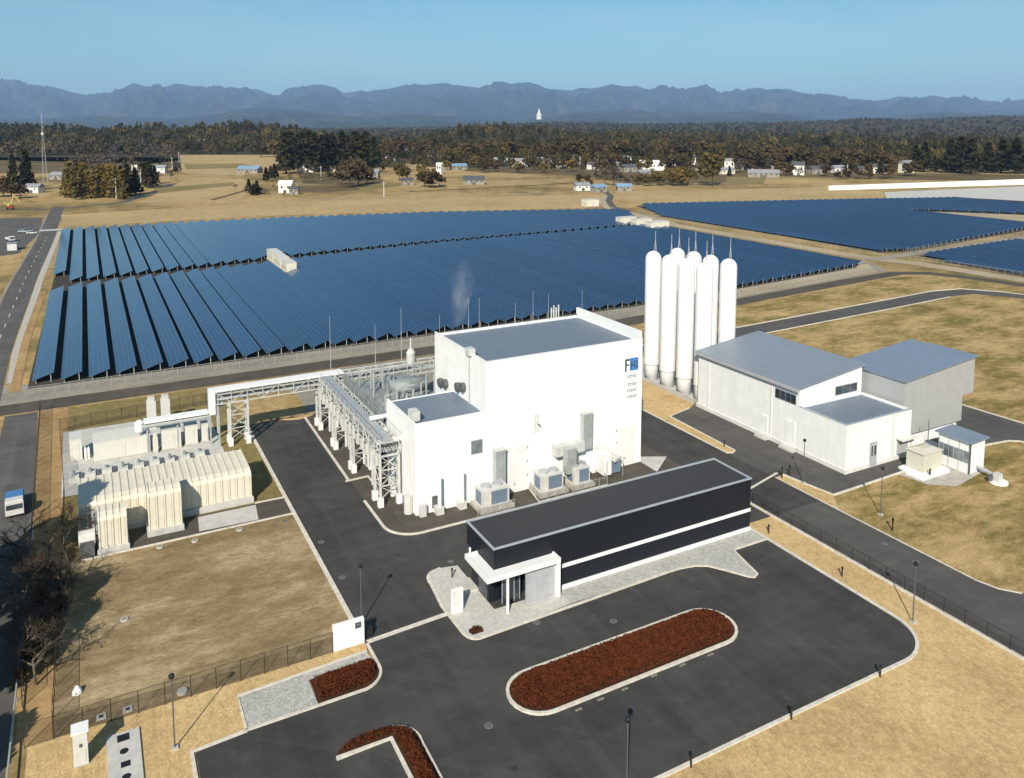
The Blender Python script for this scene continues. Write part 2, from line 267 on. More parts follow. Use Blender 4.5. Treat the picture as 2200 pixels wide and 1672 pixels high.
# ------------------------------------------------------------------ mesh helpers
class MB:
    def __init__(s): s.v = []; s.f = []
    def add(s, vs, fs):
        k = len(s.v); s.v += [tuple(v) for v in vs]; s.f += [tuple(i + k for i in f) for f in fs]; return s
    def box(s, x0, x1, y0, y1, z0, z1):
        return s.add([(x0, y0, z0), (x1, y0, z0), (x1, y1, z0), (x0, y1, z0), (x0, y0, z1), (x1, y0, z1), (x1, y1, z1), (x0, y1, z1)],
                     [(0, 3, 2, 1), (4, 5, 6, 7), (0, 1, 5, 4), (1, 2, 6, 5), (2, 3, 7, 6), (3, 0, 4, 7)])
    def prism(s, poly, z0, z1):
        a = sum(poly[i][0] * poly[(i + 1) % len(poly)][1] - poly[(i + 1) % len(poly)][0] * poly[i][1] for i in range(len(poly)))
        if a < 0: poly = poly[::-1]
        n = len(poly)
        zt = z1 if hasattr(z1, '__len__') else [z1] * n
        return s.add([(x, y, z0) for x, y in poly] + [(p[0], p[1], zt[i]) for i, p in enumerate(poly)],
                     [tuple(range(n))[::-1], tuple(range(n, 2 * n))] + [(i, (i + 1) % n, n + (i + 1) % n, n + i) for i in range(n)])
    def sheet(s, poly, z):
        a = sum(poly[i][0] * poly[(i + 1) % len(poly)][1] - poly[(i + 1) % len(poly)][0] * poly[i][1] for i in range(len(poly)))
        if a < 0: poly = poly[::-1]
        return s.add([(x, y, z) for x, y in poly], [tuple(range(len(poly)))])
    def tube(s, p, q, r, r2=None, n=6, cap=True):
        p = Vector(p); q = Vector(q); d = q - p
        if d.length < 1e-6: return s
        r2 = r if r2 is None else r2
        d.normalize(); a = d.orthogonal().normalized(); b = d.cross(a)
        vs = []
        for c, rr in ((p, r), (q, r2)):
            for i in range(n):
                t = 2 * math.pi * i / n; vs.append(c + a * math.cos(t) * rr + b * math.sin(t) * rr)
        fs = [(i, (i + 1) % n, n + (i + 1) % n, n + i) for i in range(n)]
        if cap: fs += [tuple(range(n))[::-1], tuple(range(n, 2 * n))]
        return s.add(vs, fs)
    def beam(s, p, q, w): return s.tube(p, q, w * 0.7, n=4)
    def lathe(s, cx, cy, prof, n=20):
        vs = []; m = len(prof)
        for r, z in prof:
            for i in range(n):
                t = 2 * math.pi * i / n; vs.append((cx + r * math.cos(t), cy + r * math.sin(t), z))
        fs = [(j * n + i, j * n + (i + 1) % n, (j + 1) * n + (i + 1) % n, (j + 1) * n + i) for j in range(m - 1) for i in range(n)]
        fs += [tuple(range(n))[::-1], tuple(range((m - 1) * n, m * n))]
        return s.add(vs, fs)
    def ribbon(s, path, w, z0, z1, closed=False):
        """a kerb: constant width strip following a path (to both sides), solid"""
        n = len(path); L = []; Rr = []
        for i in range(n):
            a = path[i - 1] if (i > 0 or closed) else path[i]; b = path[(i + 1) % n] if (i < n - 1 or closed) else path[i]
            d = Vector((b[0] - a[0], b[1] - a[1])).normalized(); nn = Vector((-d.y, d.x)) * w / 2
            L.append((path[i][0] + nn.x, path[i][1] + nn.y)); Rr.append((path[i][0] - nn.x, path[i][1] - nn.y))
        vs = []
        for l, r in zip(L, Rr): vs += [(*r, z0), (*l, z0), (*l, z1), (*r, z1)]
        fs = []
        for i in range(n if closed else n - 1):
            a = 4 * i; b = 4 * ((i + 1) % n)
            fs += [(a + 3, b + 3, b + 2, a + 2), (a, b, b + 3, a + 3), (a + 2, b + 2, b + 1, a + 1)]
        if not closed: fs += [(0, 3, 2, 1), (4 * n - 4, 4 * n - 3, 4 * n - 2, 4 * n - 1)]
        return s.add(vs, fs)
    def mesh(s, name, m, org=(0, 0, 0)):
        me = bpy.data.meshes.new(name)
        me.from_pydata([(v[0] - org[0], v[1] - org[1], v[2] - org[2]) for v in s.v], [], s.f); me.update()
        if m is not None: me.materials.append(m if not isinstance(m, str) else M[m])
        return me
    def build(s, name, m, parent=None, org=None, smooth=False):
        """one mesh object; with a parent it becomes a part of it (world coordinates given)"""
        if parent is not None: base = wloc(parent); o = bpy.data.objects.new(name, s.mesh(name, m, base)); o.parent = parent
        else:
            org = org or (0, 0, 0); o = bpy.data.objects.new(name, s.mesh(name, m, org)); o.location = org
        COL.objects.link(o)
        if smooth:
            for p in o.data.polygons: p.use_smooth = True
        return o
def wloc(o):
    v = Vector(o.location)
    while o.parent: o = o.parent; v += o.location
    return v
def tag(o, label=None, cat=None, group=None, kind=None):
    if label: o['label'] = label
    if cat: o['category'] = cat
    if group: o['group'] = group
    if kind: o['kind'] = kind
    return o
def thing(name, label, cat, loc, group=None):
    o = bpy.data.objects.new(name, None); COL.objects.link(o); o.location = loc; o.empty_display_size = 0.5
    return tag(o, label, cat, group)
def copy_tree(o, parent=None):
    c = o.copy(); COL.objects.link(c)
    if parent is not None: c.parent = parent
    for ch in list(o.children): copy_tree(ch, c)
    return c
def place(proto, used, loc, label, group=None):
    o = proto if not used[0] else copy_tree(proto)
    used[0] = True; o.location = loc; o['label'] = label
    if group: o['group'] = group
    return o
def struct(name, poly, z, m): return tag(MB().sheet(poly, z).build(name, m), kind='structure')
def rect(x0, x1, y0, y1): return [(x0, y0), (x1, y0), (x1, y1), (x0, y1)]
def arc(cx, cy, r, a0, a1, n=8): return [(cx + r * math.cos(R(a0 + (a1 - a0) * i / n)), cy + r * math.sin(R(a0 + (a1 - a0) * i / n))) for i in range(n + 1)]
ORD = ['first', 'second', 'third', 'fourth', 'fifth', 'sixth', 'seventh', 'eighth', 'ninth', 'tenth', 'eleventh', 'twelfth', 'thirteenth', 'fourteenth', 'fifteenth', 'sixteenth', 'seventeenth', 'eighteenth', 'nineteenth']
TENS = {2: 'twent', 3: 'thirt', 4: 'fort', 5: 'fift', 6: 'sixt', 7: 'sevent'}
def nth(i):                       # 0 -> first
    i += 1
    if i < 20: return ORD[i - 1]
    t, u = divmod(i, 10)
    return TENS[t] + ('ieth' if u == 0 else 'y-' + ORD[u - 1])

# ------------------------------------------------------------------ setting: land, roads, paving
g = MB(); S_ = 33000
g.sheet(rect(-S_, S_, -S_, S_), 0)
tag(g.build('ground', 'land'), kind='structure')
# far fields and tracks
def px_poly(pts): return [G(*p) for p in pts]
M['field_pale'] = ground_mat('pale_straw_field', [(0.36, (0.30, 0.22, 0.11)), (0.62, (0.44, 0.33, 0.17))], 0.02, 0.2, 0.5, fine=1)
M['field_olive'] = ground_mat('olive_field', [(0.36, (0.15, 0.125, 0.05)), (0.62, (0.26, 0.20, 0.085))], 0.02, 0.2, 0.5, fine=1)
struct('straw_field', px_poly([(385, 322), (612, 318), (610, 352), (520, 378), (390, 372)]), 0.05, M['field_pale'])
struct('straw_field', px_poly([(405, 382), (520, 385), (560, 400), (510, 432), (300, 436)]), 0.05, M['field_pale'])
struct('straw_field', px_poly([(130, 462), (640, 432), (1255, 418), (1262, 448), (900, 455), (640, 462), (140, 487)]), 0.05, M['field_pale'])
struct('olive_field', px_poly([(640, 395), (800, 388), (880, 396), (760, 414), (640, 412)]), 0.05, M['field_olive'])
struct('olive_field', px_poly([(1545, 380), (1650, 374), (1640, 396), (1545, 398)]), 0.05, M['field_olive'])
struct('straw_field', px_poly([(1320, 412), (1780, 402), (1900, 412), (1900, 428), (1380, 438), (1335, 428)]), 0.05, M['field_pale'])
struct('concrete_apron', px_poly([(1900, 413), (2260, 398), (2260, 436), (2060, 424), (1905, 428)]), 0.06, M['pale_concrete'])
def track(name, pts, w, z, m):
    L = []; Q = []
    for i, p in enumerate(pts):
        a = pts[max(0, i - 1)]; b = pts[min(len(pts) - 1, i + 1)]
        d = Vector((b[0] - a[0], b[1] - a[1])).normalized(); n = Vector((-d.y, d.x)) * w / 2
        L.append((p[0] + n.x, p[1] + n.y)); Q.append((p[0] - n.x, p[1] - n.y))
    mb = MB(); k = len(pts)
    mb.add([(*p, z) for p in Q] + [(*p, z) for p in L], [(i, i + 1, k + i + 1, k + i) for i in range(k - 1)])
    return tag(mb.build(name, m), kind='structure')
track('country_road', [G(-200, 455), G(0, 452), G(120, 449), G(260, 436), G(330, 415), G(372, 395)], 6, 0.07, M['asphalt_far'])
track('country_road', [G(300, 441), G(640, 430), G(900, 424), G(1250, 412)], 3, 0.07, M['trackg'])
# left road, its kerb and the bank beside the panels
track('road', [(-17.6, 150), (-18.5, 190), (-17.8, 280), (-15.7, 370), (-14.9, 480), (-14.5, 520)], 6.2, 0.03, M['asphalt_far'])
track('road_verge', [(-13.6, 168), (-14.3, 190), (-13.6, 280), (-11.7, 372), (-11.2, 400)], 1.7, 0.05, M['concrete'])
track('road_verge', [(-21.4, 150), (-22.2, 190), (-21.4, 280), (-19.2, 370), (-18.4, 480)], 0.7, 0.05, M['gravel'])
for k in range(20):
    y = 172 + k * 11
    x = float(np.interp(y, [150, 190, 280, 370, 480], [-17.6, -18.5, -17.8, -15.7, -14.9]))
    tag(MB().sheet(rect(x - 0.07, x + 0.07, y, y + 4), 0.045).build('road_marking', 'paint'), kind='structure')
track('grass_bank', [(-12.9, 162), (-13.2, 200), (-12.2, 258)], 1.6, 0.06, M['bank'])
struct('crossing_slab', rect(-19, -9, 404, 410), 0.06, M['pale_concrete'])
# perimeter road, gravel margins
PR = [(-40, 152.3), (20, 152.3), (105, 152.3), (150, 156.5), (205, 162.5), (224, 164), (233, 159), (238, 146), (241, 128), (243, 100)]
track('perimeter_road', PR, 5.4, 0.03, M['asphalt_warm'])
struct('gravel_margin', [(-15, 155.2), (105, 155.2), (150, 159.4), (204, 165.5), (226, 168), (236, 186), (225, 182), (221, 177.5), (130, 166.5), (60, 165), (-15, 166)], 0.02, M['gravel'])
struct('gravel_margin', [(30.5, 127.5), (103, 127.5), (103, 149), (30.5, 149)], 0.02, M['gravel'])
struct('tan_margin', [(128, 159.0), (150, 160.8), (204, 167), (222, 169), (231, 180), (224, 179), (221, 176), (130, 165.5)], 0.026, M['trackg'])
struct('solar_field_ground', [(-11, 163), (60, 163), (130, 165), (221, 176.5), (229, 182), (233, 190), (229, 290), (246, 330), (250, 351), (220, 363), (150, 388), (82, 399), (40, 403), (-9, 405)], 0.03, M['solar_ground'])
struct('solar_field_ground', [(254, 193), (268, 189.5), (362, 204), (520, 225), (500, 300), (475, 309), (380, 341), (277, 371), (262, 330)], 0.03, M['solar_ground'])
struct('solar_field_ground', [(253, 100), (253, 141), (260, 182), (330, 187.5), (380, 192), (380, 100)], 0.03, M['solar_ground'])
track('gravel_track', [(308, 445), (272, 395), (254, 360), (248, 320), (240, 292), (240, 250), (240.5, 190), (246, 172), (248, 138), (249, 100)], 7.6, 0.045, M['trackg'])
track('asphalt_track', [(318, 462), (301, 430), (280, 402), (262, 372), (257, 350)], 4.0, 0.055, M['asphalt_far'])
track('gravel_track', [(238, 184.5), (262, 186), (330, 191), (372, 196)], 4.6, 0.05, M['gravel'])
struct('gravel_spit', [(392, 276), (388, 262), (384, 215), (402, 215), (426, 239), (404, 266)], 0.05, M['trackg'])
# meadow right of the plant and inner roads
struct('meadow', [(79.2, 5), (200, 5), (242, 120), (236, 150), (220, 160), (150, 153), (105, 149), (88, 128), (79.2, 128)], 0.012, M['meadow'])
track('inner_road', [(100, 131), (133.5, 133), (180, 135.8), (208, 137.6), (217, 136), (222, 130), (225, 122), (228, 100)], 6.4, 0.024, M['asphalt_road'])
struct('service_yard', [(103, 68.2), (115.3, 68.0), (119.4, 67.4), (120.8, 66.4), (123, 60), (127.9, 60), (128.2, 70.7), (127.8, 79.8), (127.8, 131), (119, 131), (119, 90), (103, 90)], 0.02, M['asphalt_road'])
struct('tank_yard', [(88.6, 101), (102, 101), (104, 131), (88.6, 128)], 0.018, M['pale_concrete'])
# plant yard, right road, front lot
struct('asphalt_yard', rect(20.4, 79.2, 66.9, 127), 0.016, M['asphalt'])
struct('right_road', [(70.9, 5), (70.9, 66.9), (79.2, 66.9), (79.2, 47), (79.7, 45), (81, 43.5), (84, 42.2), (95, 41), (95, 5)], 0.016, M['asphalt_road'])
LOT = [(5.2, 30), (5.2, 60.5), (9, 60.8), (20.4, 64), (20.4, 66.9), (66.3, 66.9)] + [(66.3, 47.2)] + arc(61.6, 47.0, 4.7, 0, -90)[1:] + [(30, 42.3), (30, 30)]
struct('parking_lot', LOT, 0.018, M['asphalt'])
struct('apron', [(28.9, 126)] + [(28.9, 86.4)] + arc(32.3, 86.4, 3.4, 180, 270)[1:] + [(70.5, 83), (70.5, 126)], 0.022, M['asphalt_warm'])
struct('driveway', [(79.2, 74.4), (81.0, 74.4), (81.3, 71.4), (82, 67.3), (96.8, 67.8), (104, 68), (104, 71.5), (89, 71.5), (89, 101.8), (86.5, 100.2), (81.2, 99), (80.8, 83.6), (79.2, 83.4)], 0.018, M['asphalt_road'])
struct('straw_lawn', [(79.2, 83.6), (80.6, 83.5), (81.2, 98.8), (86.5, 100.2), (88.5, 101.4), (88.5, 115.2), (86, 121), (79.2, 124)], 0.03, M['lawn'])
struct('straw_lawn', [(79.2, 74.3), (80.9, 74.7), (81.1, 71.4), (81.9, 67.3), (79.2, 64)], 0.03, M['lawn'])
struct('straw_lawn', [(66.5, 66.5), (70.7, 69.8), (70.7, 10), (35, 10), (35, 42.1), (61.5, 42.1)] + arc(61.6, 47.0, 4.9, -90, 0)[1:] + [(66.5, 47.2)], 0.014, M['lawn'])
struct('straw_lawn', [(-6, 56), (5, 56), (5, 60.5), (8.9, 60.9), (8.9, 65.1), (20.2, 65.6), (20.4, 67.0), (-6, 67.0)], 0.014, M['lawn'])
struct('bare_dirt', rect(-4.3, 20.2, 67.1, 94.5), 0.014, M['dirt'])
struct('dry_strip', [(-6.8, 67.1), (-4.4, 67.1), (-4.4, 149), (-8.6, 149)], 0.012, M['bank'])
struct('dry_strip', rect(-4.4, 20.2, 99.5, 148.8), 0.010, M['field_olive'])
struct('lane', [(-12.0, 40), (-7.3, 40), (-7.3, 100), (-8.8, 149), (-13.4, 149)], 0.018, M['asphalt_far'])
struct('asphalt_strip', rect(-2.4, 20.2, 94.6, 99.4), 0.018, M['asphalt_warm'])
struct('dry_patch', [(24, 127.4)] + arc(28.2, 129, 3.5, 200, 340), 0.026, M['lawn'])
# kerbs and slabs
def kerb(path, w=0.3, h=0.13, name='kerb', m='kerb'): return tag(MB().ribbon(path, w, 0.005, h).build(name, m), kind='structure')
kerb([(20.3, 67.3), (20.3, 95), (20.3, 126)], 0.42, 0.16)
kerb([(28.75, 100.6), (29.2, 126)], 0.34); kerb([(28.3, 100.1), (31.4, 100.2), (31.4, 97.4)], 0.34)
kerb([(28.8, 93.6), (28.8, 86.4)] + arc(32.3, 86.4, 3.5, 180, 270) + [(44.2, 82.9)], 0.32)
kerb([(48.7, 87), (47.9, 83), (58.2, 83)], 0.3)
kerb([(66.4, 66.4), (66.4, 47.2)] + arc(61.6, 47.0, 4.8, 0, -90) + [(30, 42.2)], 0.3)
kerb([(70.9, 71), (70.9, 10)], 0.35, 0.2)
kerb([(79.2, 124), (79.2, 83.5), (80.0, 83.2), (80.8, 83.6), (81.2, 98.8), (86.5, 100.3)], 0.22)
kerb([(80.8, 74.6), (81.2, 71.4), (82.0, 67.2), (96.6, 67.6)], 0.34)
kerb([(79.3, 74.4), (79.25, 64), (79.25, 47), (79.75, 45), (81.05, 43.4)], 0.16, 0.08)
kerb([(88.7, 117.5), (89.2, 101.9), (88.4, 100.5)], 0.5, 0.5, 'low_wall', 'concrete')
kerb([(103.5, 68.0), (115.3, 67.8), (119.4, 67.2), (120.6, 66.3), (122.8, 60)], 0.3)
kerb([(128.1, 60), (128.4, 70.7), (128.0, 79.8), (128, 129)], 0.3)
kerb([(100, 134.5), (133.5, 136.5), (180, 139.4), (208, 141.2), (219, 139.5), (225, 131), (229, 121)], 0.4)
kerb([(128, 129.2), (180, 132.3), (206, 134)], 0.3)
kerb([(4.9, 56), (4.95, 60.55), (9.0, 60.85)], 0.3); kerb([(8.95, 60.9), (9.0, 65.1), (20.15, 65.65)], 0.22)
kerb([(9.0, 60.9), (18.2, 60.95)] + arc(18.2, 63.2, 2.3, -90, 0)[1:] + [(20.5, 66.6)], 0.24)
kerb([(-2.4, 94.5), (20.1, 94.5)], 0.25); kerb([(16.6, 99.4), (20.2, 99.3)], 0.2)
tag(MB().ribbon([(20.6, 66.9), (28.9, 67.4)], 0.55, 0.0, 0.035).build('gate_track', 'kerb'), kind='structure')
tag(MB().ribbon([(66.4, 71.6), (80.6, 75.4)], 0.35, 0.0, 0.03).build('gate_track', 'kerb'), kind='structure')
struct('loading_slab', [(66.4, 83.2), (70.8, 86.6), (66.4, 88.8)], 0.05, M['pale_concrete'])
struct('concrete_slab', [(9.6, 95.2), (16.2, 94.9), (16.6, 98.9), (9.9, 98.9)], 0.06, M['pale_concrete'])
PLZ = [(33, 74.6), (31.2, 75)] + arc(31, 73.2, 1.8, 110, 190)[1:] + [(28.7, 68.7), (28.8, 63.8)] + arc(30, 63.6, 1.1, 200, 280) + [(40.2, 63.1), (40.2, 65.8), (33, 65.8)]
struct('plaza', PLZ, 0.09, M['tiles'])
kerb(PLZ[1:-3] + [(52, 63.1)], 0.28, 0.13)
STN = [(40.2, 63.1), (50.7, 63.1), (53.5, 63.05), (55.4, 62.7), (56.6, 62.0), (57.6, 60.6), (58.9, 58.5), (59.4, 58.1), (60.1, 58.4), (60.7, 61), (61.3, 63.2), (66.3, 63.2), (66.3, 65.8), (40.2, 65.8)]
struct('stone_bed', STN, 0.1, M['stones'])
kerb(STN[1:12], 0.22, 0.14)
struct('stone_bed', [(9.1, 61.0), (14.6, 61.05), (14.6, 64.3), (20.2, 64.6), (20.1, 65.5), (9.1, 65.0)], 0.06, M['stones'])
struct('equipment_pad', [(-4.7, 112.4), (15.7, 112.4), (15.7, 136.5), (-4.9, 136.9)], 0.05, M['pale_concrete'])
struct('kiosk_pad', [(94.6, 67.2), (95.2, 63.6), (98, 61.4), (103.4, 62.2), (106.8, 62.6), (107, 67.4)], 0.06, M['concrete'])
pad = MB().box(-0.7, 1.6, 58, 65.1, 0, 0.16).build('concrete_pad', 'pale_concrete', org=(0.4, 62, 0))
tag(pad, 'pale concrete slab with a row of black covers set in straw lawn', 'slab')
for k, (x, y, w) in enumerate([(0.45, 64.4, 0.42), (0.45, 62.9, 0.3), (0.5, 61.5, 0.32), (0.5, 60.2, 0.3)]):
    if k in (0, 2): m = MB().box(x - w, x + w, y - w * 0.9, y + w * 0.9, 0.158, 0.185)
    else: m = MB().prism(arc(x, y, w, 0, 342, 19), 0.158, 0.185)
    m.build('cover', 'black', pad)

# ------------------------------------------------------------------ solar rows
PITCH_X = 4.548
def solar_row(x0, y0, y1, label, group, w=3.5, lo=0.7, hi=1.85):
    t = thing('solar_row', label, 'solar panels', (x0, y0, 0), group)
    mb = MB(); n = max(1, round((y1 - y0) / 19.7)); L = (y1 - y0) / n
    mb2 = MB(); mb3 = MB()
    for k in range(n):
        a = y0 + k * L + (0.06 if k else 0); b = y0 + (k + 1) * L
        v = [(x0, a, lo), (x0 + w, a, hi), (x0 + w, b, hi), (x0, b, lo)]
        v += [(p[0], p[1], p[2] - 0.05) for p in v]
        mb.add(v, [(0, 1, 2, 3), (7, 6, 5, 4), (0, 4, 5, 1), (1, 5, 6, 2), (2, 6, 7, 3), (3, 7, 4, 0)])
    m = max(2, int((y1 - y0) // 5))
    for xc, zt, mbx in ((x0 + .55, lo + .1, mb2), (x0 + w - .55, hi - .3, mb3)):
        pr = [(y0 + .2, zt), (y1 - .2, zt)]
        for j in range(m, -1, -1):
            y = y0 + .3 + (y1 - y0 - .6) * j / m; pr += [(y + .06, zt - .14), (y + .06, 0), (y - .06, 0), (y - .06, zt - .14)]
        n_ = len(pr)
        mbx.add([(xc - .06, *p) for p in pr] + [(xc + .06, *p) for p in pr], [tuple(range(n_)), tuple(range(n_, 2 * n_))[::-1]] + [(i, n_ + i, n_ + (i + 1) % n_, (i + 1) % n_) for i in range(n_)])
    mb.build('panels', 'solar', t); mb2.build('front_legs', 'galv', t); mb3.build('rear_legs', 'galv', t)
X0 = -10.35
def near_end(x): return float(np.interp(x, [-12, -8, -7.9, 0, 20, 50, 68, 113, 178, 211], [254, 255, 257.5, 260, 264.5, 271, 276.5, 284, 288, 291]))
def far_start(x): return float(np.interp(x, [-12, -8, -7.9, 0, 20, 50, 68, 113, 178, 211, 232], [281, 281, 267.5, 269, 273, 280, 284, 290.5, 294.5, 297, 299]))
def far_end(x): return float(np.interp(x, [-7, 40, 82, 151, 220, 251], [401, 400, 396.5, 385.5, 361.5, 350]))
def near_start(x): return float(np.interp(x, [-12, -4, 60, 130, 221, 228], [166, 163, 163.6, 165.8, 177.2, 182]))
for k in range(52):
    x = X0 + k * PITCH_X
    if x > 227: break
    e = near_end(x)
    if 52 < x + 1.6 < 58: e = 251
    solar_row(x, near_start(x), e, nth(k) + ' long blue panel row from the left road in the near block', 'blue solar rows of the near block')
for k in range(58):
    x = X0 + k * PITCH_X
    if x > 246: break
    s, e = far_start(x), far_end(x)
    if x > 226: s = float(np.interp(x, [226, 246], [306, 338]))
    if 52 < x + 1.6 < 60: s = 286
    solar_row(x, s, e, nth(k) + ' blue panel row from the left road in the block behind', 'blue solar rows of the far block')
k = 0
x = 256.0
while x < 470:
    s = float(np.interp(x, [254, 268, 362, 470], [194, 191, 205.5, 222])); e = float(np.interp(x, [256, 277, 380, 475], [330, 369, 339, 308]))
    if x < 277: e = float(np.interp(x, [255, 277], [322, 368]))
    if 383 < x < 426: s = float(np.interp(x, [383, 392, 404, 426], [277, 279, 269, 243]))
    solar_row(x, s, e, nth(k) + ' dark blue panel row beyond the gravel track, counted rightwards', 'dark solar rows beyond the track')
    x += PITCH_X; k += 1
x = 255.5; k = 0
while x < 320:
    s = float(np.interp(x, [255, 320], [118, 165])); e = float(np.interp(x, [255, 260, 330], [168, 180, 185.5]))
    solar_row(x, s, e, nth(k) + ' panel row at the right edge below the pale track, counted rightwards', 'solar rows at the right edge')
    x += PITCH_X; k += 1

# ------------------------------------------------------------------ inverter cabins
def cabin(x, y, lx, ly, h, label, group=None, m='cream_plain'):
    t = thing('inverter_cabin', label, 'cabin', (x, y, 0), group)
    MB().box(x - lx / 2, x + lx / 2, y - ly / 2, y + ly / 2, 0.25, h).build('body', m, t)
    MB().box(x - lx / 2 - .1, x + lx / 2 + .1, y - ly / 2 - .1, y + ly / 2 + .1, h, h + 0.14).build('roof', 'offwhite_plain', t)
    MB().box(x - lx / 2 - .2, x + lx / 2 + .2, y - ly / 2 - .2, y + ly / 2 + .2, 0, 0.25).build('base', 'concrete', t)
    MB().box(x - .5, x + .5, y - ly / 2 - 0.04, y - ly / 2 - 0.0, 0.4, 2.3).build('door', 'offwhite_plain', t)
    for i in range(3): MB().box(x - lx / 2 - 0.04, x - lx / 2, y - ly * .3 + i * ly * .3 - .5, y - ly * .3 + i * ly * .3 + .5, 1.2, 2.2).build('vent', 'mid_grey', t)
    return t
cabin(55.8, 256.8, 3.2, 7.6, 3.3, 'cream inverter cabin among the panels, nearest of the three', 'cream inverter cabins between panel rows')
cabin(55.8, 267.5, 3.2, 9.5, 3.4, 'cream inverter cabin among the panels, middle of the three', 'cream inverter cabins between panel rows')
cabin(56.0, 279.5, 3.2, 10, 3.4, 'cream inverter cabin among the panels, farthest of the three', 'cream inverter cabins between panel rows')
for i, (px, py, w, l) in enumerate([(1345, 484, 4, 9), (1378, 488, 4, 9), (1412, 494, 4, 10), (1268, 443, 6, 8)]):
    x, y = G(px, py)
    cabin(x, y, l, w, 3.8, ['white cabin beside the gravel track, left of three', 'white cabin beside the gravel track, middle of three', 'white cabin beside the gravel track, right of three', 'small white cabin alone at the far edge of the panels'][i], 'white cabins by the gravel track')

# ------------------------------------------------------------------ main process building
mbd = thing('process_building', 'tall white process building with blank front wall and grey sunken roof', 'building', (54, 95, 0))
b = MB(); T = 0.3
x0, x1, y0, y1, zt = 42.5, 66.5, 87, 103.4, 17.6
b.box(x0, x1, y0, y0 + T, 0, zt); b.box(x0, x0 + T, y0 + T, y1 - T, 0, zt - 0.02); b.box(x1 - T, x1, y0 + T, y1 - T, 0, zt + 0.0); b.box(x0, x1, y1 - T, y1, 0, zt - .25)
b.build('wall', 'white_wall', mbd)
MB().box(x0 + T, x1 - T, y0 + T, y1 - T, 16.8, 17.1).build('roof', 'grey_roof_y', mbd)
c = MB(); c.box(x1 - T - .01, x1 + .03, y0 + .2, y1 + .02, zt + .0, zt + 1.0); c.build('parapet', 'white_plain', mbd)
cp = MB(); cp.box(x0 - .03, x1 - T - .02, y0 - .03, y0 + T + .02, zt, zt + .06); cp.box(x0 - .03, x0 + T + .02, y0 + T + .03, y1 + .03, zt, zt + .06); cp.box(x0 + T + .03, x1 - T - .02, y1 - T - .02, y1 + .03, zt - .25, zt - .19)
cp.build('coping', 'white_plain', mbd)
lo_ = MB(); lo_.box(33.1, 42.5, 87.004, 87.3, 0, 11.3); lo_.box(33.1, 33.4, 87.3, 96.9, 0, 11.28); lo_.box(33.1, 42.5, 96.9, 97.2, 0, 11.0)
lo_.build('low_wing_wall', 'white_wall', mbd)
MB().box(33.4, 42.5, 87.3, 96.9, 10.75, 10.95).build('low_wing_roof', 'grey_roof_y', mbd)
cp = MB(); cp.box(33.07, 42.5, 86.97, 87.32, 11.3, 11.36); cp.box(33.07, 33.42, 87.33, 97.2, 11.28, 11.34); cp.build('low_wing_coping', 'white_plain', mbd)
def door_part(par, x, w, h, y, name='door', m='grey_door', hinges=0):
    d = MB().box(x, x + w, y - 0.07, y - 0.0, 0.02, h).build(name, m, par)
    MB().box(x + w / 2 - .18, x + w / 2 - .12, y - .14, y - .07, 0.95, 1.3).build('handle', 'dark_grey', d)
    if hinges:
        hb = MB()
        for i in range(3): hb.box(x + (w if hinges > 0 else -0.14), x + (w + .14 if hinges > 0 else 0), y - .1, y - .0, h * (.3 + .3 * i), h * (.3 + .3 * i) + .35)
        hb.build('hinge', 'mid_grey', d)
    return d
door_part(mbd, 45.0, 3.3, 6.1, 87, 'equipment_door', hinges=1); door_part(mbd, 62.4, 3.0, 5.7, 87, 'equipment_door', hinges=-1)
w_ = MB().box(40.4, 42.0, 86.93, 87.0, 6.2, 8.0).build('window', 'mid_grey', mbd)
MB().box(40.5, 41.9, 86.90, 86.93, 6.3, 7.9).build('pane', 'glass_grey', w_)
MB().box(49.3, 50.1, 86.92, 87, 7.4, 9.9).build('vent_panel', 'base_grey', mbd)
MB().tube((49.9, 86.9, 8.5), (49.9, 86.3, 8.5), 0.07, n=8).build('lamp', 'dark_grey', mbd)
MB().box(35.2, 35.9, 86.93, 87, 0.5, 2.0).build('door_small', 'dark_grey', mbd)
MB().box(33.05, 66.55, 86.97, 87.0, 0, 0.5).build('plinth', 'base_grey', mbd) if False else None
MB().tube((42.42, 91.6, 10.4), (42.42, 91.6, 17.5), 0.11, n=8).build('downpipe', 'galv', mbd)
MB().box(42.1, 43.0, 91.0, 92.2, 17.4, 18.3).build('rain_hopper', 'steel', mbd)
bx = MB(); bx.box(33.3, 34.3, 88.3, 89.8, 11.2, 12.4); bx.build('roof_hopper', 'steel', mbd)
# round fans and brackets on the left wall
for y, z in ((93.4, 12.6), (94.9, 12.2), (99.2, 11.4), (100.8, 11.1)):
    f_ = MB().tube((42.5, y, z), (41.95, y, z), 0.62, n=14).build('wall_fan', 'dark_grey', mbd)
    MB().tube((41.95, y, z), (41.9, y, z), 0.48, n=14).build('fan_grille', 'dark_grey', f_)
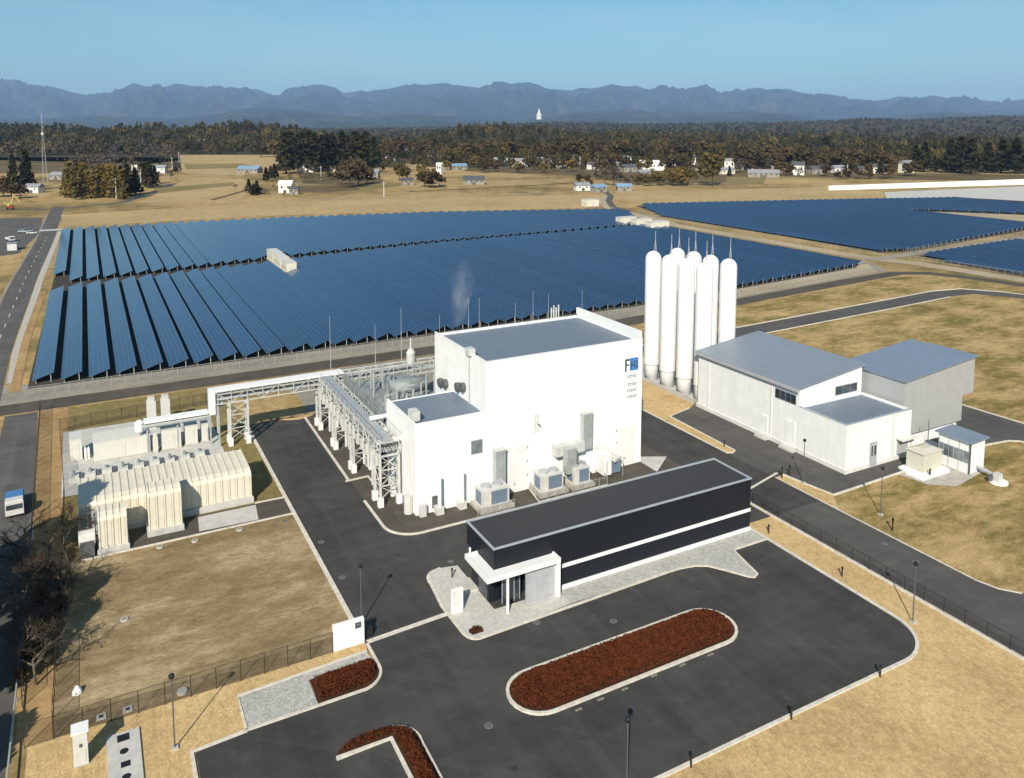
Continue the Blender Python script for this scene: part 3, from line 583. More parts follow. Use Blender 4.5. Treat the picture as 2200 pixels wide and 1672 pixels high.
# logo on the front wall
def text_mesh(body, size, x, y, z, m, par, name, sx=1.0, ext=0.03):
    cu = bpy.data.curves.new(name, 'FONT'); cu.body = body; cu.size = size; cu.extrude = ext
    tmp = bpy.data.objects.new('tmp', cu); COL.objects.link(tmp)
    dg = bpy.context.evaluated_depsgraph_get(); me = bpy.data.meshes.new_from_object(tmp.evaluated_get(dg))
    bpy.data.objects.remove(tmp)
    base = wloc(par)
    for v in me.vertices: cx_, cy_, cz_ = v.co; v.co = (x + cx_ * sx - base.x, y - cz_ - base.y, z + cy_ - base.z)
    me.materials.clear(); me.materials.append(M[m])
    o = bpy.data.objects.new(name, me); COL.objects.link(o); o.parent = par
    return o
lg = MB(); lg.box(63.6, 63.85, 86.95, 87, 13.3, 15.05); lg.box(63.85, 64.35, 86.95, 87, 14.78, 15.05); lg.box(63.85, 64.25, 86.95, 87, 14.1, 14.32)
lg.build('logo_letter', 'logo_dark', mbd)
lg = MB(); lg.box(64.4, 65.8, 86.96, 87, 13.35, 15.1); lg.build('logo_block', 'logo_blue', mbd)
text_mesh('H2', 1.35, 64.45, 86.95, 13.7, 'logo_dark', mbd, 'logo_text', 0.85)
for i, z in enumerate((12.35, 11.25, 10.35, 9.5)):
    lt = MB()
    for j in range(5):
        xx = 64.0 + j * 0.32 + (0.05 if i % 2 else 0)
        lt.box(xx, xx + .24, 86.96, 87, z + .26, z + .36); lt.box(xx + .02, xx + .22, 86.96, 87, z + .02, z + .10); lt.box(xx + .09, xx + .15, 86.962, 87, z + .1, z + .26)
    lt.build('wall_lettering', 'logo_grey', mbd)
# ducts on the front
def duct_unit(x, label, tall, arm):
    t = thing('duct', label, 'duct', (x, 86.5, 0))
    d = MB(); d.box(x, x + 1.4, 86.05, 86.95, 1.2 if not arm else 4.0, tall); d.build('riser', 'galv', t)
    h = MB(); h.box(x - .06, x + 1.46, 85.98, 86.96, tall, tall + .12); h.build('cap', 'steel', t)
    if arm:
        a = MB(); a.box(x - 4.4, x, 85.7, 86.9, 4.0, 5.3); a.build('cross_duct', 'steel', t)
        a = MB(); a.box(x - 3.4, x - 2.0, 84.6, 85.7, 1.9, 5.2); a.build('drop_duct', 'galv', t)
    return t
duct_unit(43.4, 'straight grey duct rising up the front wall beside the large door', 6.3, False)
duct_unit(56.4, 'grey elbow duct climbing the front wall above the chillers', 8.8, True)
def chiller(x, y, label, lx=3.6, ly=2.4, h=2.6, group='chiller units at the foot of the wall'):
    t = thing('chiller', label, 'air conditioner', (x, y, 0), group)
    MB().box(x - lx / 2 - .5, x + lx / 2 + .5, y - ly / 2 - .5, y + ly / 2 + .3, 0.02, 0.45).build('plinth', 'concrete', t)
    s = MB(); s.prism([(x - lx / 2, y - ly / 2), (x + lx / 2, y - ly / 2), (x + lx / 2, y + ly / 2), (x - lx / 2, y + ly / 2)], 0.45, h); s.build('casing', 'offwhite_plain', t)
    g_ = MB().box(x - lx * .18, x + lx * .42, y - ly / 2 - .05, y - ly / 2, 0.75, h - .2).build('grille', 'louvre', t)
    MB().box(x - lx / 2 - .05, x - lx / 2, y - ly * .3, y + ly * .3, 0.75, h - .3).build('side_grille', 'louvre', t)
    for i in (-1, 1): MB().tube((x + i * lx * .22, y, h), (x + i * lx * .22, y, h + .22), 0.65, n=16).build('fan', 'mid_grey', t)
    return t
chiller(42.4, 85.2, 'grey chiller on a plinth left of the large equipment door')
chiller(50.6, 85.4, 'grey chiller left of the pair inside the low kerb', 3.2, 2.2)
chiller(55.0, 85.3, 'blue grilled chiller under the elbow duct', 2.4, 2.2)
# canopy-like intake hood at right
t = thing('intake_hood', 'sloping white intake hood with open blue grey mouth by the right door', 'hood', (60, 86, 0))
mb = MB()
mb.add([(58.6, 86.9, 3.9), (60.0, 86.9, 3.9), (61.9, 85.2, 2.4), (60.5, 84.6, 2.4), (58.6, 86.9, 3.5), (60.0, 86.9, 3.5), (61.9, 85.2, 2.0), (60.5, 84.6, 2.0)],
       [(0, 3, 2, 1), (4, 5, 6, 7), (0, 1, 5, 4), (1, 2, 6, 5), (2, 3, 7, 6), (3, 0, 4, 7)]); mb.build('hood_top', 'offwhite_plain', t)
MB().box(58.7, 59.9, 84.6, 86.9, 0.5, 3.3).build('side_panel', 'white_plain', t)
MB().box(60.3, 61.8, 85.2, 86.9, 0.3, 2.3).build('fan_box', 'louvre', t)
for x in (59.0, 61.6): MB().tube((x, 84.4, 0), (x, 84.4, 2.6), 0.05).build('post', 'galv', t)
grp = 'bollard pipes along the front wall'
for i, x in enumerate((35.9, 38.9)):
    t = thing('vent_pipe', ['white vent pipe on a block near the left front corner', 'white vent pipe on a block beside the left chiller'][i], 'pipe', (x, 86.1, 0), grp)
    MB().tube((x, 86.1, 0), (x, 86.1, 4.6), 0.17, n=10).build('pipe', 'white_plain', t)
    MB().box(x - .55, x + .4, 85.8, 86.9, 0, 0.9).build('block', 'offwhite_plain', t)
t = thing('valve_cabinet', 'rounded white valve cabinet at the left front corner of the building', 'cabinet', (33.9, 86.4, 0))
MB().prism(arc(32.6, 88.2, .55, 0, 330, 11), 0, 2.2).build('drum', 'offwhite_plain', t); MB().box(33.4, 34.2, 86.3, 86.9, 0, 1.5).build('cabinet_body', 'offwhite_plain', t)

# ------------------------------------------------------------------ equipment yard behind the low wing
yd = thing('process_skid', 'grey steel process skid crowded with vessels and pipes behind low wing', 'machinery', (38, 106, 0))
e = MB(); e.box(34.2, 44.0, 99, 118, 7.0, 7.25); e.build('deck', 'equip', yd)
e = MB(); e.box(33.6, 34.0, 98, 118.5, 5.2, 8.6); e.build('screen_wall', 'equip', yd)
e = MB(); e.tube((38, 110, 8.2), (43.8, 110, 8.2), 1.15, n=16); e.build('vessel', 'equip', yd, smooth=True); e = MB(); e.tube((37.5, 103.5, 8.0), (41, 103.5, 8.0), .8, n=14); e.build('vessel', 'equip', yd, smooth=True)
e = MB()
for x in (34.4, 39, 43.8):
    for y in (99.5, 105, 111, 117.5): e.box(x - .15, x + .15, y - .15, y + .15, 0, 7.0)
e.build('column', 'galv', yd)
for i in range(30):
    x = random.uniform(34.6, 43.5); y = random.uniform(98.5, 117); w = random.uniform(.3, .8)
    MB().box(x - w, x + w, y - w * .8, y + w * .8, 7.25, 7.25 + random.uniform(.3, 1.3)).build('equipment_box', 'equip', yd)
for i in range(26):
    x = random.uniform(34.8, 44); y = random.uniform(98.5, 116)
    p = MB(); h = random.uniform(9.0, 11.2); p.tube((x, y, 7.2), (x, y, h), random.uniform(.08, .16), n=8)
    if i % 3 == 0: p.tube((x, y, h), (x + 1.2, y, h), .1, n=8)
    p.build('pipe', 'galv', yd)
t = thing('steam_vent', 'white steam vent drum on the pipe gallery behind the plant', 'vent', (45.7, 121.5, 7.6))
MB().lathe(45.7, 121.5, [(0.7, 7.5), (0.75, 9.6), (0.4, 10.2), (0.1, 10.3)], 14).build('drum', 'steel', t)
MB().tube((45.7, 121.5, 10.2), (45.7, 121.5, 12.0), .15).build('stack', 'steel', t)

# ------------------------------------------------------------------ pipe rack
rk = thing('pipe_rack', 'galvanised pipe bridge on braced legs turning along the plant', 'pipe rack', (31, 106, 0))
def tower(par, xa, xb, ya, yb, h):
    tw = MB()
    for x in (xa, xb):
        for y in (ya, yb): tw.box(x - .14, x + .14, y - .14, y + .14, 0.9, h)
    for z in (2.6, 4.6, h - .15):
        tw.beam((xa, ya, z), (xb, ya, z), .12); tw.beam((xa, yb, z), (xb, yb, z), .12); tw.beam((xa, ya, z), (xa, yb, z), .12); tw.beam((xb, ya, z), (xb, yb, z), .12)
    for (z0, z1) in ((1.0, 2.6), (2.6, 4.6), (4.6, h - .2)):
        tw.beam((xa, ya, z0), (xb, ya, z1), .07); tw.beam((xb, ya, z0), (xa, ya, z1), .07); tw.beam((xa, ya, z0), (xa, yb, z1), .07); tw.beam((xb, yb, z0), (xb, ya, z1), .07)
    o = tw.build('leg_tower', 'steel', par)
    for x in (xa, xb):
        for y in (ya, yb): MB().prism([(x - .32, y - .32), (x + .32, y - .32), (x + .32, y + .32), (x - .32, y + .32)], 0, 1.15).build('pedestal', 'white_plain', o)
tower(rk, 16.9, 19.4, 119.6, 121.4, 6.6)
for (ya, yb) in ((119.6, 121.8), (111.2, 112.6), (102.3, 103.6), (91.2, 93.4)): tower(rk, 30.1, 32.5, ya, yb, 6.6)
def truss(par, p, q, wv, z0, z1, name='truss', seg=2.2):
    """box truss from p to q, width vector wv"""
    p = Vector((*p, 0)); q = Vector((*q, 0)); wv = Vector((*wv, 0)); n = max(1, round((q - p).length / seg)); tr = MB()
    for o in (Vector((0, 0, 0)), wv):
        for z in (z0, z1): tr.beam(p + o + Vector((0, 0, z)), q + o + Vector((0, 0, z)), .13)
    for i in range(n + 1):
        a = p + (q - p) * i / n
        for o in (Vector((0, 0, 0)), wv): tr.beam(a + o + Vector((0, 0, z0)), a + o + Vector((0, 0, z1)), .09)
        for z in (z0, z1): tr.beam(a + Vector((0, 0, z)), a + wv + Vector((0, 0, z)), .09)
        if i < n:
            c = p + (q - p) * (i + 1) / n
            for o in (Vector((0, 0, 0)), wv): tr.beam(a + o + Vector((0, 0, z0 if i % 2 else z1)), c + o + Vector((0, 0, z1 if i % 2 else z0)), .07)
    return tr.build(name, 'steel', par)
truss(rk, (15.0, 120.0), (33, 120.0), (0, 1.8), 6.4, 8.2)
truss(rk, (33, 120.0), (56, 120.0), (0, 1.8), 6.4, 8.2)
truss(rk, (30.1, 120.0), (30.1, 91), (2.4, 0), 6.4, 8.2)
pp = MB()
for i, (dy, r) in enumerate(((.25, .16), (.65, .12), (1.05, .2), (1.5, .14))):
    pp.tube((15.2, 120.0 + dy, 7.0), (56, 120.0 + dy, 7.0), r, n=8); pp.tube((15.4, 120.0 + dy, 7.75), (46, 120 + dy, 7.75), r * .8, n=8)
pp.build('cross_pipes', 'galv', rk)
pp = MB()
for i, (dx, r) in enumerate(((.2, .15), (.55, .1), (.9, .2), (1.35, .12), (1.8, .17), (2.15, .1))):
    pp.tube((30.1 + dx, 120.5, 7.0), (30.1 + dx, 91.2, 7.0), r, n=8); pp.tube((30.1 + dx, 120.5, 7.7), (30.1 + dx, 91.6, 7.7), r * .8, n=8)
pp.build('long_pipes', 'galv', rk)
pp = MB(); pp.box(15.0, 34, 119.9, 121.9, 8.25, 8.45); pp.build('walkway', 'white_plain', rk)
pp = MB(); pp.box(30.3, 31.9, 91.2, 119.8, 8.25, 8.33); pp.build('cable_tray', 'galv', rk)
for k in range(15):
    y = 92 + k * 1.9; MB().box(29.7, 30.05, y - .3, y + .3, 5.1, 6.4).build('junction_box', 'offwhite_plain', rk)
for i in range(7):
    y = 95.5 + i * 3.4
    MB().tube((30.6 + (i % 3) * .5, y, 1.0 + (i % 2)), (30.6 + (i % 3) * .5, y, 6.9), .22, n=8).build('drop_pipe', 'steel', rk)
rl = MB()
for a, c in (((32.6, 91), (32.6, 118)), ((29.95, 91), (29.95, 118))):
    rl.beam((a[0], a[1], 9.3), (c[0], c[1], 9.3), .05)
    for k in range(14): y = a[1] + (c[1] - a[1]) * k / 13; rl.beam((a[0], y, 8.2), (a[0], y, 9.3), .04)
rl.build('handrail', 'galv', rk)
for p_, q_, r_ in (((32.5, 97.4, 7.2), (33.6, 97.4, 7.2), .35), ((31.2, 98.3, 8.7), (34.6, 98.3, 8.7), .3), ((30.1, 92, 7.9), (33.2, 92, 7.9), .3)): MB().tube(p_, q_, r_, n=10).build('link_pipe', 'white_plain', rk)
# riser and low branch to the electrolyser row
rb = thing('branch_duct', 'white pipe duct dropping from the bridge to the cream containers', 'pipe duct', (15, 121, 0))
d = MB(); d.box(14.2, 15.0, 120.1, 121.7, 4.9, 8.5); d.build('riser', 'white_plain', rb)
d = MB(); d.box(5.6, 14.2, 121.6, 123.0, 4.6, 5.0); d.build('branch_cover', 'white_plain', rb)
d = MB(); d.tube((5.2, 122, 4.1), (14.6, 122, 4.1), .3, n=10); d.tube((5.2, 122.6, 4.1), (14.6, 122.6, 4.1), .18, n=10); d.tube((15.4, 120.5, 2), (15.4, 120.5, 8.2), .25, n=10); d.tube((16.0, 120.8, 5.8), (16.0, 120.8, 8.2), .3, n=10); d.build('pipe', 'galv', rb)
for x, y in ((14.4, 121.6), (15.4, 120.0), (10, 122.3), (6, 122.3)): MB().box(x - .12, x + .12, y - .12, y + .12, 0, 4.6).build('post', 'galv', rb)
d = MB(); d.lathe(5.0, 122.2, [(.3, 3.2), (.6, 3.6), (.6, 4.8), (.3, 5.1)], 12); d.build('end_cap', 'white_plain', rb)

# ------------------------------------------------------------------ cream electrolyser containers
gp = 'cream electrolyser units left of the yard'
def ribs(mb, x0, x1, y, z0, z1, pitch, dy=-0.12, w=.16):
    n = max(1, round((x1 - x0) / pitch))
    for i in range(n + 1): x = x0 + (x1 - x0) * i / n; mb.box(x - w / 2, x + w / 2, y + dy, y, z0, z1)
def container(x0, x1, y0, y1, z0, z1, label, pitch=.85, m='cream', name='electrolyser', slope=.5):
    t = thing(name, label, 'container', ((x0 + x1) / 2, (y0 + y1) / 2, 0), gp)
    MB().box(x0 - .25, x1 + .25, y0 - .5, y1 + .2, 0, z0).build('plinth', 'pale_concrete', t)
    # body with a rounded shoulder towards the front
    sh = .35
    prof = [(y0, z0), (y1, z0), (y1, z1), (y0 + 2.2 * slope + .01, z1), (y0 + .3 * slope, z1 - sh * .6), (y0, z1 - sh * 1.5)]
    n = len(prof)
    MB().add([(x0, p[0], p[1]) for p in prof] + [(x1, p[0], p[1]) for p in prof],
             [tuple(range(n))[::-1] if False else tuple(range(n)), tuple(range(n, 2 * n))[::-1]] + [(i, n + i, n + (i + 1) % n, (i + 1) % n) for i in range(n)]).build('cover', 'cream_plain', t)
    k = max(2, round((x1 - x0) / pitch)); rb_ = MB()
    for i in range(k + 1):
        x = x0 + (x1 - x0) * i / k
        q = [(y0 - .1, z0), (y0 - .1, z1 - sh * 1.5), (y0 + .3 * slope, z1 - sh * .6 + .1), (y0 + 2.2 * slope, z1 + .09), (y1, z1 + .09)]
        vs = []
        for yy, zz in q: vs += [(x - .09, yy, zz), (x + .09, yy, zz), (x + .09, yy + (.16 if zz < z1 - .3 else 0), zz - (.14 if zz > z1 - .3 else 0)), (x - .09, yy + (.16 if zz < z1 - .3 else 0), zz - (.14 if zz > z1 - .3 else 0))]
        fs = []
        for j in range(len(q) - 1):
            a = 4 * j; c_ = a + 4; fs += [(a, a + 1, c_ + 1, c_), (a + 1, a + 2, c_ + 2, c_ + 1), (a + 3, a, c_, c_ + 3)]
        rb_.add(vs, fs)
    rb_.build('ribs', 'cream_plain', t)
    pn = MB()
    for i in range(k):
        xa = x0 + (x1 - x0) * i / k + .16; xb = x0 + (x1 - x0) * (i + 1) / k - .13
        pn.box(xa, xb, y0 - .05, y0, z0 + .15, z1 - sh * 1.7)
    pn.build('front_panel', 'cream_plain', t)
    return t
container(-2.5, 16.3, 100.2, 107.6, .7, 4.0, 'long ribbed cream container block, largest of the cream units')
container(4.5, 7.9, 97.0, 100.0, .6, 5.1, 'tall ribbed cream unit standing in front of the long block', .85)
container(-.6, 2.1, 95.4, 98.0, .5, 4.2, 'small stained cream unit at the front left corner', .7)
t = thing('dark_cabinet', 'dark open cabinet with curved white hood beside the small cream unit', 'cabinet', (-1.6, 95, 0), gp)
MB().box(-2.5, -1.1, 94.8, 96.6, 0, 1.9).build('body', 'dark_grey', t); MB().tube((-2.6, 95.7, 1.9), (-1.0, 95.7, 1.9), .9, n=14).build('hood', 'offwhite_plain', t)
t = thing('end_frame', 'grey pipe frame at the left end of the long cream block', 'frame', (-2, 99, 0))
e = MB()
for x in (-2.2, -1.2, -.2):
    e.box(x - .1, x + .1, 99.2, 99.4, 0, 3.2)
    e.tube((x + .4, 99.6, .3), (x + .4, 99.6, 2.9), .2, n=8)
e.beam((-2.2, 99.3, 3.1), (-.2, 99.3, 3.1), .15); e.build('frame', 'mid_grey', t)
# back row
gp2 = 'off white plant boxes in the back row'
def plantbox(x0, x1, y0, y1, h, label, m='offwhite', roofm='offwhite_plain'):
    t = thing('plant_box', label, 'container', ((x0 + x1) / 2, (y0 + y1) / 2, 0), gp2)
    MB().box(x0, x1, y0, y1, 0.2, h).build('body', m, t); MB().box(x0 - .05, x1 + .05, y0 - .05, y1 + .05, h, h + .08).build('roof', roofm, t)
    MB().box(x0 - .15, x1 + .15, y0 - .15, y1 + .15, 0, .2).build('plinth', 'concrete', t)
    MB().box((x0 + x1) / 2 - .35, (x0 + x1) / 2 + .35, y0 - .05, y0, .4, h * .8).build('door', m, t)
    return t
plantbox(-.9, 6.3, 122.3, 126.2, 2.8, 'long off white box with ribbed grey blue roof on the pad', roofm='offwhite')
plantbox(-3.8, -2.3, 124, 127, 3.2, 'narrow off white box at the left end of the pad')
plantbox(7.8, 10.4, 122.2, 124.2, 3.0, 'square off white cabinet under the branch duct')
plantbox(11.0, 12.7, 122.6, 124.4, 2.9, 'second off white cabinet right of the square one')
plantbox(13.3, 14.2, 122.8, 124.2, 2.8, 'slim off white cabinet next to the duct riser')
plantbox(6.7, 7.2, 121.8, 122.6, 3.0, 'thin off white panel beside the long box')
t = thing('plant_box', 'two white gas bottles standing beside the long off white box', 'bottles', (-1.6, 124, 0))
for x in (-1.9, -1.5): MB().lathe(x, 124.2, [(.16, 0.05), (.16, 1.5), (.05, 1.8)], 10).build('bottle', 'white_plain', t)
for i, x in enumerate((7.2, 9.2)):
    t = thing('vent_column', ['left of two tall off white vent columns behind the duct', 'right of two tall off white vent columns behind the duct'][i], 'vent', (x, 132.5, 0), 'tall vent columns')
    MB().box(x - .65, x + .65, 131.9, 133.1, 0, 4.4).build('body', 'offwhite_plain', t); MB().box(x - .5, x + .5, 132.0, 133.0, 4.4, 5.0).build('head', 'steel', t)
    MB().box(x - .5, x + .5, 131.85, 131.9, .5, 1.6).build('grille', 'dark_grey', t)
gp3 = 'small pump units between the container rows'
for i in range(9):
    x = -3.3 + i * 1.95
    t = thing('pump_unit', nth(i) + ' small beige pump unit from the left between the container rows', 'pump', (x, 117, 0), gp3)
    MB().box(x - .6, x + .6, 116.3, 118.6, 0.05, .75 + .15 * (i % 3)).build('casing', 'offwhite_plain', t)
    MB().tube((x + .75, 115.8, .3), (x + .75, 118.9, .3), .16, n=8).build('pipe', 'mid_grey', t)
    MB().tube((x, 117.2, .8), (x, 117.2, 1.35), .22, n=10).build('motor', 'equip', t)

# ------------------------------------------------------------------ dark office building
of = thing('office_building', 'long low charcoal office with white stripe and white entrance canopy', 'building', (49, 68.7, 0))
X0o, X1o, Y0o, Y1o, ZT = 32.9, 66.1, 65.7, 71.9, 6.2
b = MB()
b.box(X0o, 40.4, Y0o, Y1o, 3.9, ZT)                                    # upper storey over the entrance
b.box(34.2, 40.4, Y0o + 1.5, Y1o, 0.1, 3.9)
b.box(40.4, X1o, Y0o, Y1o, 0.1, 5.75)
b.box(40.4, X1o, Y0o, Y0o + .25, 5.75, ZT); b.box(40.4, X1o, Y1o - .25, Y1o, 5.75, ZT); b.box(X1o - .25, X1o, Y0o + .25, Y1o - .25, 5.75, ZT)
b.build('wall', 'dark_clad', of)
MB().box(X0o + .2, X1o - .2, Y0o + .2, Y1o - .2, ZT + .002, ZT + .03).build('roof', 'dark_roof', of)
tr = MB(); tr.box(X0o - .08, X1o + .08, Y0o - .08, Y0o + .16, ZT + .0, ZT + .12); tr.box(X0o - .08, X1o + .08, Y1o - .14, Y1o + .1, ZT, ZT + .12)
tr.box(X0o - .08, X0o + .14, Y0o + .16, Y1o - .14, ZT, ZT + .12); tr.box(X1o - .14, X1o + .08, Y0o + .16, Y1o - .14, ZT, ZT + .12); tr.build('roof_trim', 'trim', of)
MB().box(40.5, X1o - .02, Y0o - .10, Y0o, 2.35, 2.72).build('white_stripe', 'white_plain', of)
st = MB().box(40.5, X1o - .4, Y0o - .05, Y0o, 1.75, 2.35).build('ribbon_window', 'glass', of) if False else None
MB().box(40.5, X1o, Y0o - .16, Y0o, 0.1, .48).build('base_band', 'white_plain', of)
# canopy: L-shaped slab with raised rim and end wall
cn = MB()
L_ = [(31.5, 69.4), (31.5, 64.3), (39.6, 64.3), (39.6, 65.66), (32.86, 65.66), (32.86, 69.4)]
cn.prism(L_, 3.85, 4.2); cn.build('canopy', 'white_plain', of)
rim = MB(); rim.box(31.5, 39.6, 64.3, 64.52, 4.2, 4.36); rim.box(31.5, 31.72, 64.52, 69.4, 4.2, 4.36); rim.box(31.72, 32.86, 69.2, 69.4, 4.2, 4.36); rim.box(39.38, 39.6, 64.52, 65.66, 4.2, 4.36); rim.build('canopy_rim', 'white_plain', of)
MB().box(39.3, 39.6, 64.35, 65.66, 0.1, 3.85).build('end_wall', 'white_plain', of)
MB().box(33.72, 33.92, 64.5, 64.7, 0.1, 3.85).build('column', 'white_plain', of)
sc = MB().box(36.1, 39.3, 64.9, 65.0, 0.15, 3.85).build('grey_screen', 'mid_grey', of)
MB().box(35.98, 36.1, 64.86, 65.04, 0.15, 3.85).build('screen_frame', 'trim', sc)
gl = MB().box(34.0, 36.0, 66.2, 66.3, .1, 3.85).build('glass_front', 'glass', of)
fr = MB()
for x in (34.0, 34.66, 35.33, 35.95): fr.box(x, x + .06, 66.14, 66.2, .1, 3.85)
fr.build('glazing_bar', 'trim', gl)
MB().box(33.0, 34.2, 67.0, 71.0, .1, 3.85).build('lobby_wall', 'dark_clad', of)
ls = MB().box(32.94, 33.0, 67.3, 69.2, .15, 3.2).build('lobby_glass', 'glass', of)
st_ = MB(); st_.box(36, 39.6, 64.3, 64.86, .1, .28); st_.build('step', 'pale_concrete', of)
MB().box(31.2, 33.0, 69.4, 71.6, .09, .35).build('side_step', 'pale_concrete', of)
cam_m = MB(); cam_m.box(31.9, 32.05, 69.1, 69.25, 4.36, 5.0); cam_m.build('roof_post', 'white_plain', of)
MB().box(66.102, 66.13, 67.5, 69, .1, 2.3).build('side_door', 'dark_grey', of)

# ------------------------------------------------------------------ right building group
rbld = thing('annex_building', 'white annex with grey mono pitch roof beside the storage tanks', 'building', (95, 88, 0))
xa, xb = 88.3, 101.3
zl, zr = 9.35, 10.9
b = MB(); b.prism([(xa, 79), (xb, 79), (xb, 100.3), (xa, 100.3)], 0.6, [zl, zr, zr, zl]); b.build('wall', 'white_side', rbld)
b = MB()
rx0, rx1 = xa - .45, 101.9
def zroof(x): return zl + (zr - zl) * (x - xa) / (xb - xa)
v = [(rx0, 78.75, zroof(rx0)), (rx1, 78.75, zroof(rx1)), (rx1, 100.7, zroof(rx1)), (rx0, 100.7, zroof(rx0))]
b.add([(p[0], p[1], p[2] + .02) for p in v] + [(p[0], p[1], p[2] + .22) for p in v], [(0, 3, 2, 1), (4, 5, 6, 7), (0, 1, 5, 4), (1, 2, 6, 5), (2, 3, 7, 6), (3, 0, 4, 7)]); b.build('roof', 'grey_roof', rbld)
b = MB(); b.box(rx0 - .14, rx0, 78.7, 100.7, zroof(rx0) - .32, zroof(rx0) + .12); b.build('gutter', 'mid_grey', rbld)
b = MB(); b.box(xa - .12, xb, 78.9, 100.4, 0, .6); b.build('plinth', 'base_grey', rbld)
b = MB(); b.box(88.3, 101.6, 70.8, 79, .6, 6.4); b.box(88.3, 101.6, 70.8, 71.05, 6.4, 6.8); b.box(88.3, 88.55, 71.05, 79, 6.4, 6.8); b.box(101.35, 101.6, 71.05, 79, 6.4, 6.8); b.build('low_block_wall', 'white_side', rbld)
MB().box(88.55, 101.35, 71.05, 78.99, 6.4, 6.45).build('low_block_roof', 'grey_roof_y', rbld)
MB().box(88.18, 101.72, 70.68, 79, 0, .6).build('low_block_plinth', 'base_grey', rbld)
cp = MB(); cp.box(88.24, 101.66, 70.74, 71.1, 6.8, 6.86); cp.box(88.24, 88.6, 71.1, 79, 6.8, 6.86); cp.build('low_block_coping', 'trim', rbld)
def win_x(par, x, y0, y1, z0, z1, n, name='window'):   # on a -X wall
    w = MB().box(x - .06, x, y0, y1, z0, z1).build(name, 'trim', par)
    for i in range(n):
        a = y0 + .08 + (y1 - y0 - .08) * i / n; c_ = y0 + (y1 - y0 - .08) * (i + 1) / n
        MB().box(x - .09, x - .06, a, c_, z0 + .1, z1 - .1).build('pane', 'glass', w)
def win_y(par, y, x0, x1, z0, z1, n, name='window'):   # on a -Y wall
    w = MB().box(x0, x1, y - .06, y, z0, z1).build(name, 'trim', par)
    for i in range(n):
        a = x0 + .08 + (x1 - x0 - .08) * i / n; c_ = x0 + (x1 - x0 - .08) * (i + 1) / n
        MB().box(a, c_, y - .09, y - .06, z0 + .1, z1 - .1).build('pane', 'glass', w)
win_x(rbld, 88.3, 79.5, 83.5, 6.8, 8.3, 4); win_y(rbld, 79, 95.6, 100.3, 7.2, 8.6, 3)
for (y, w, h) in ((85.4, 1.3, 3.4), (80.4, 1.7, 4.2)):
    d_ = MB().box(88.22, 88.3, y - w / 2, y + w / 2, .3, h).build('side_door', 'grey_door', rbld)
    MB().box(87.3, 88.2, y - w / 2 - .4, y + w / 2 + .4, 0.0, .3).build('door_step', 'pale_concrete', d_)
MB().box(88.2, 88.3, 97.6, 97.75, .6, 9.0).build('downpipe', 'base_grey', rbld); MB().box(88.2, 88.3, 84.1, 84.25, .6, 9.0).build('downpipe', 'base_grey', rbld)
MB().box(95.0, 95.15, 78.9, 79.0, 6.9, 9.9).build('downpipe', 'base_grey', rbld)
d_ = MB().box(93.0, 94.4, 70.66, 70.8, .1, 3.5).build('door', 'mid_grey', rbld)
for x in (93.25, 93.85): MB().box(x, x + .3, 70.6, 70.66, 1.6, 3.0).build('pane', 'glass', d_)
MB().box(97.3, 97.9, 70.6, 70.8, .3, 6.7).build('pilaster', 'base_grey', rbld)
MB().box(98.7, 101.0, 70.72, 70.8, .1, 2.9).build('recess_door', 'mid_grey', rbld); MB().box(98.4, 101.4, 69.6, 70.68, 3.0, 3.2).build('door_canopy', 'base_grey', rbld)
# silver hall
sh = thing('silver_hall', 'grey metal hall with pale blue roof behind the white annex', 'building', (110, 79, 0))
sx0, sx1, sy0, sy1 = 102.4, 118.6, 72.6, 80.6
b = MB(); b.prism([(sx0, sy0), (sx1 - 2.6, sy0), (sx1 - 2.6, sy1), (sx0, sy1)], 2.0, [10.05, 11.3, 11.3, 10.05])
b.prism([(sx1 - 2.602, sy0 + .004), (sx1, sy0 + .004), (sx1, sy1 - .004), (sx1 - 2.602, sy1 - .004)], 6.0, [11.3, 11.55, 11.55, 11.3]); b.build('wall', 'silver_side', sh)
b = MB(); b.prism([(sx0 + .5, sy0 + .5), (sx1 - 3.0, sy0 + .5), (sx1 - 3.0, sy1), (sx0 + .5, sy1)], 0, 2.0); b.build('base_wall', 'white_side', sh)
def slabroof(x0, x1, y0, y1, z0, z1, z2, z3, m, name, par):
    v = [(x0, y0, z0), (x1, y0, z1), (x1, y1, z2), (x0, y1, z3)]
    MB().add([*v] + [(p[0], p[1], p[2] + .2) for p in v], [(0, 3, 2, 1), (4, 5, 6, 7), (0, 1, 5, 4), (1, 2, 6, 5), (2, 3, 7, 6), (3, 0, 4, 7)]).build(name, m, par)
slabroof(sx0 - .3, sx1 + .3, sy0 - .3, sy1, 10.05, 11.6, 11.6, 10.05, 'blue_roof', 'roof', sh)
slabroof(sx0 - .3, sx1 + .3, sy1 + .05, 83.7, 9.95, 11.42, 11.42, 9.95, 'blue_roof', 'rear_roof', sh)
b = MB(); b.prism([(sx0, sy1 + .1), (sx1, sy1 + .1), (sx1, 83.5), (sx0, 83.5)], 0, [9.9, 11.35, 11.35, 9.9]); b.build('rear_wall', 'silver_side', sh)
b = MB(); b.box(sx0 - .3, sx1 + .3, sy1 - .02, sy1 + .07, 10.2, 10.3); b.build('roof_flashing', 'louvre', sh) if False else None
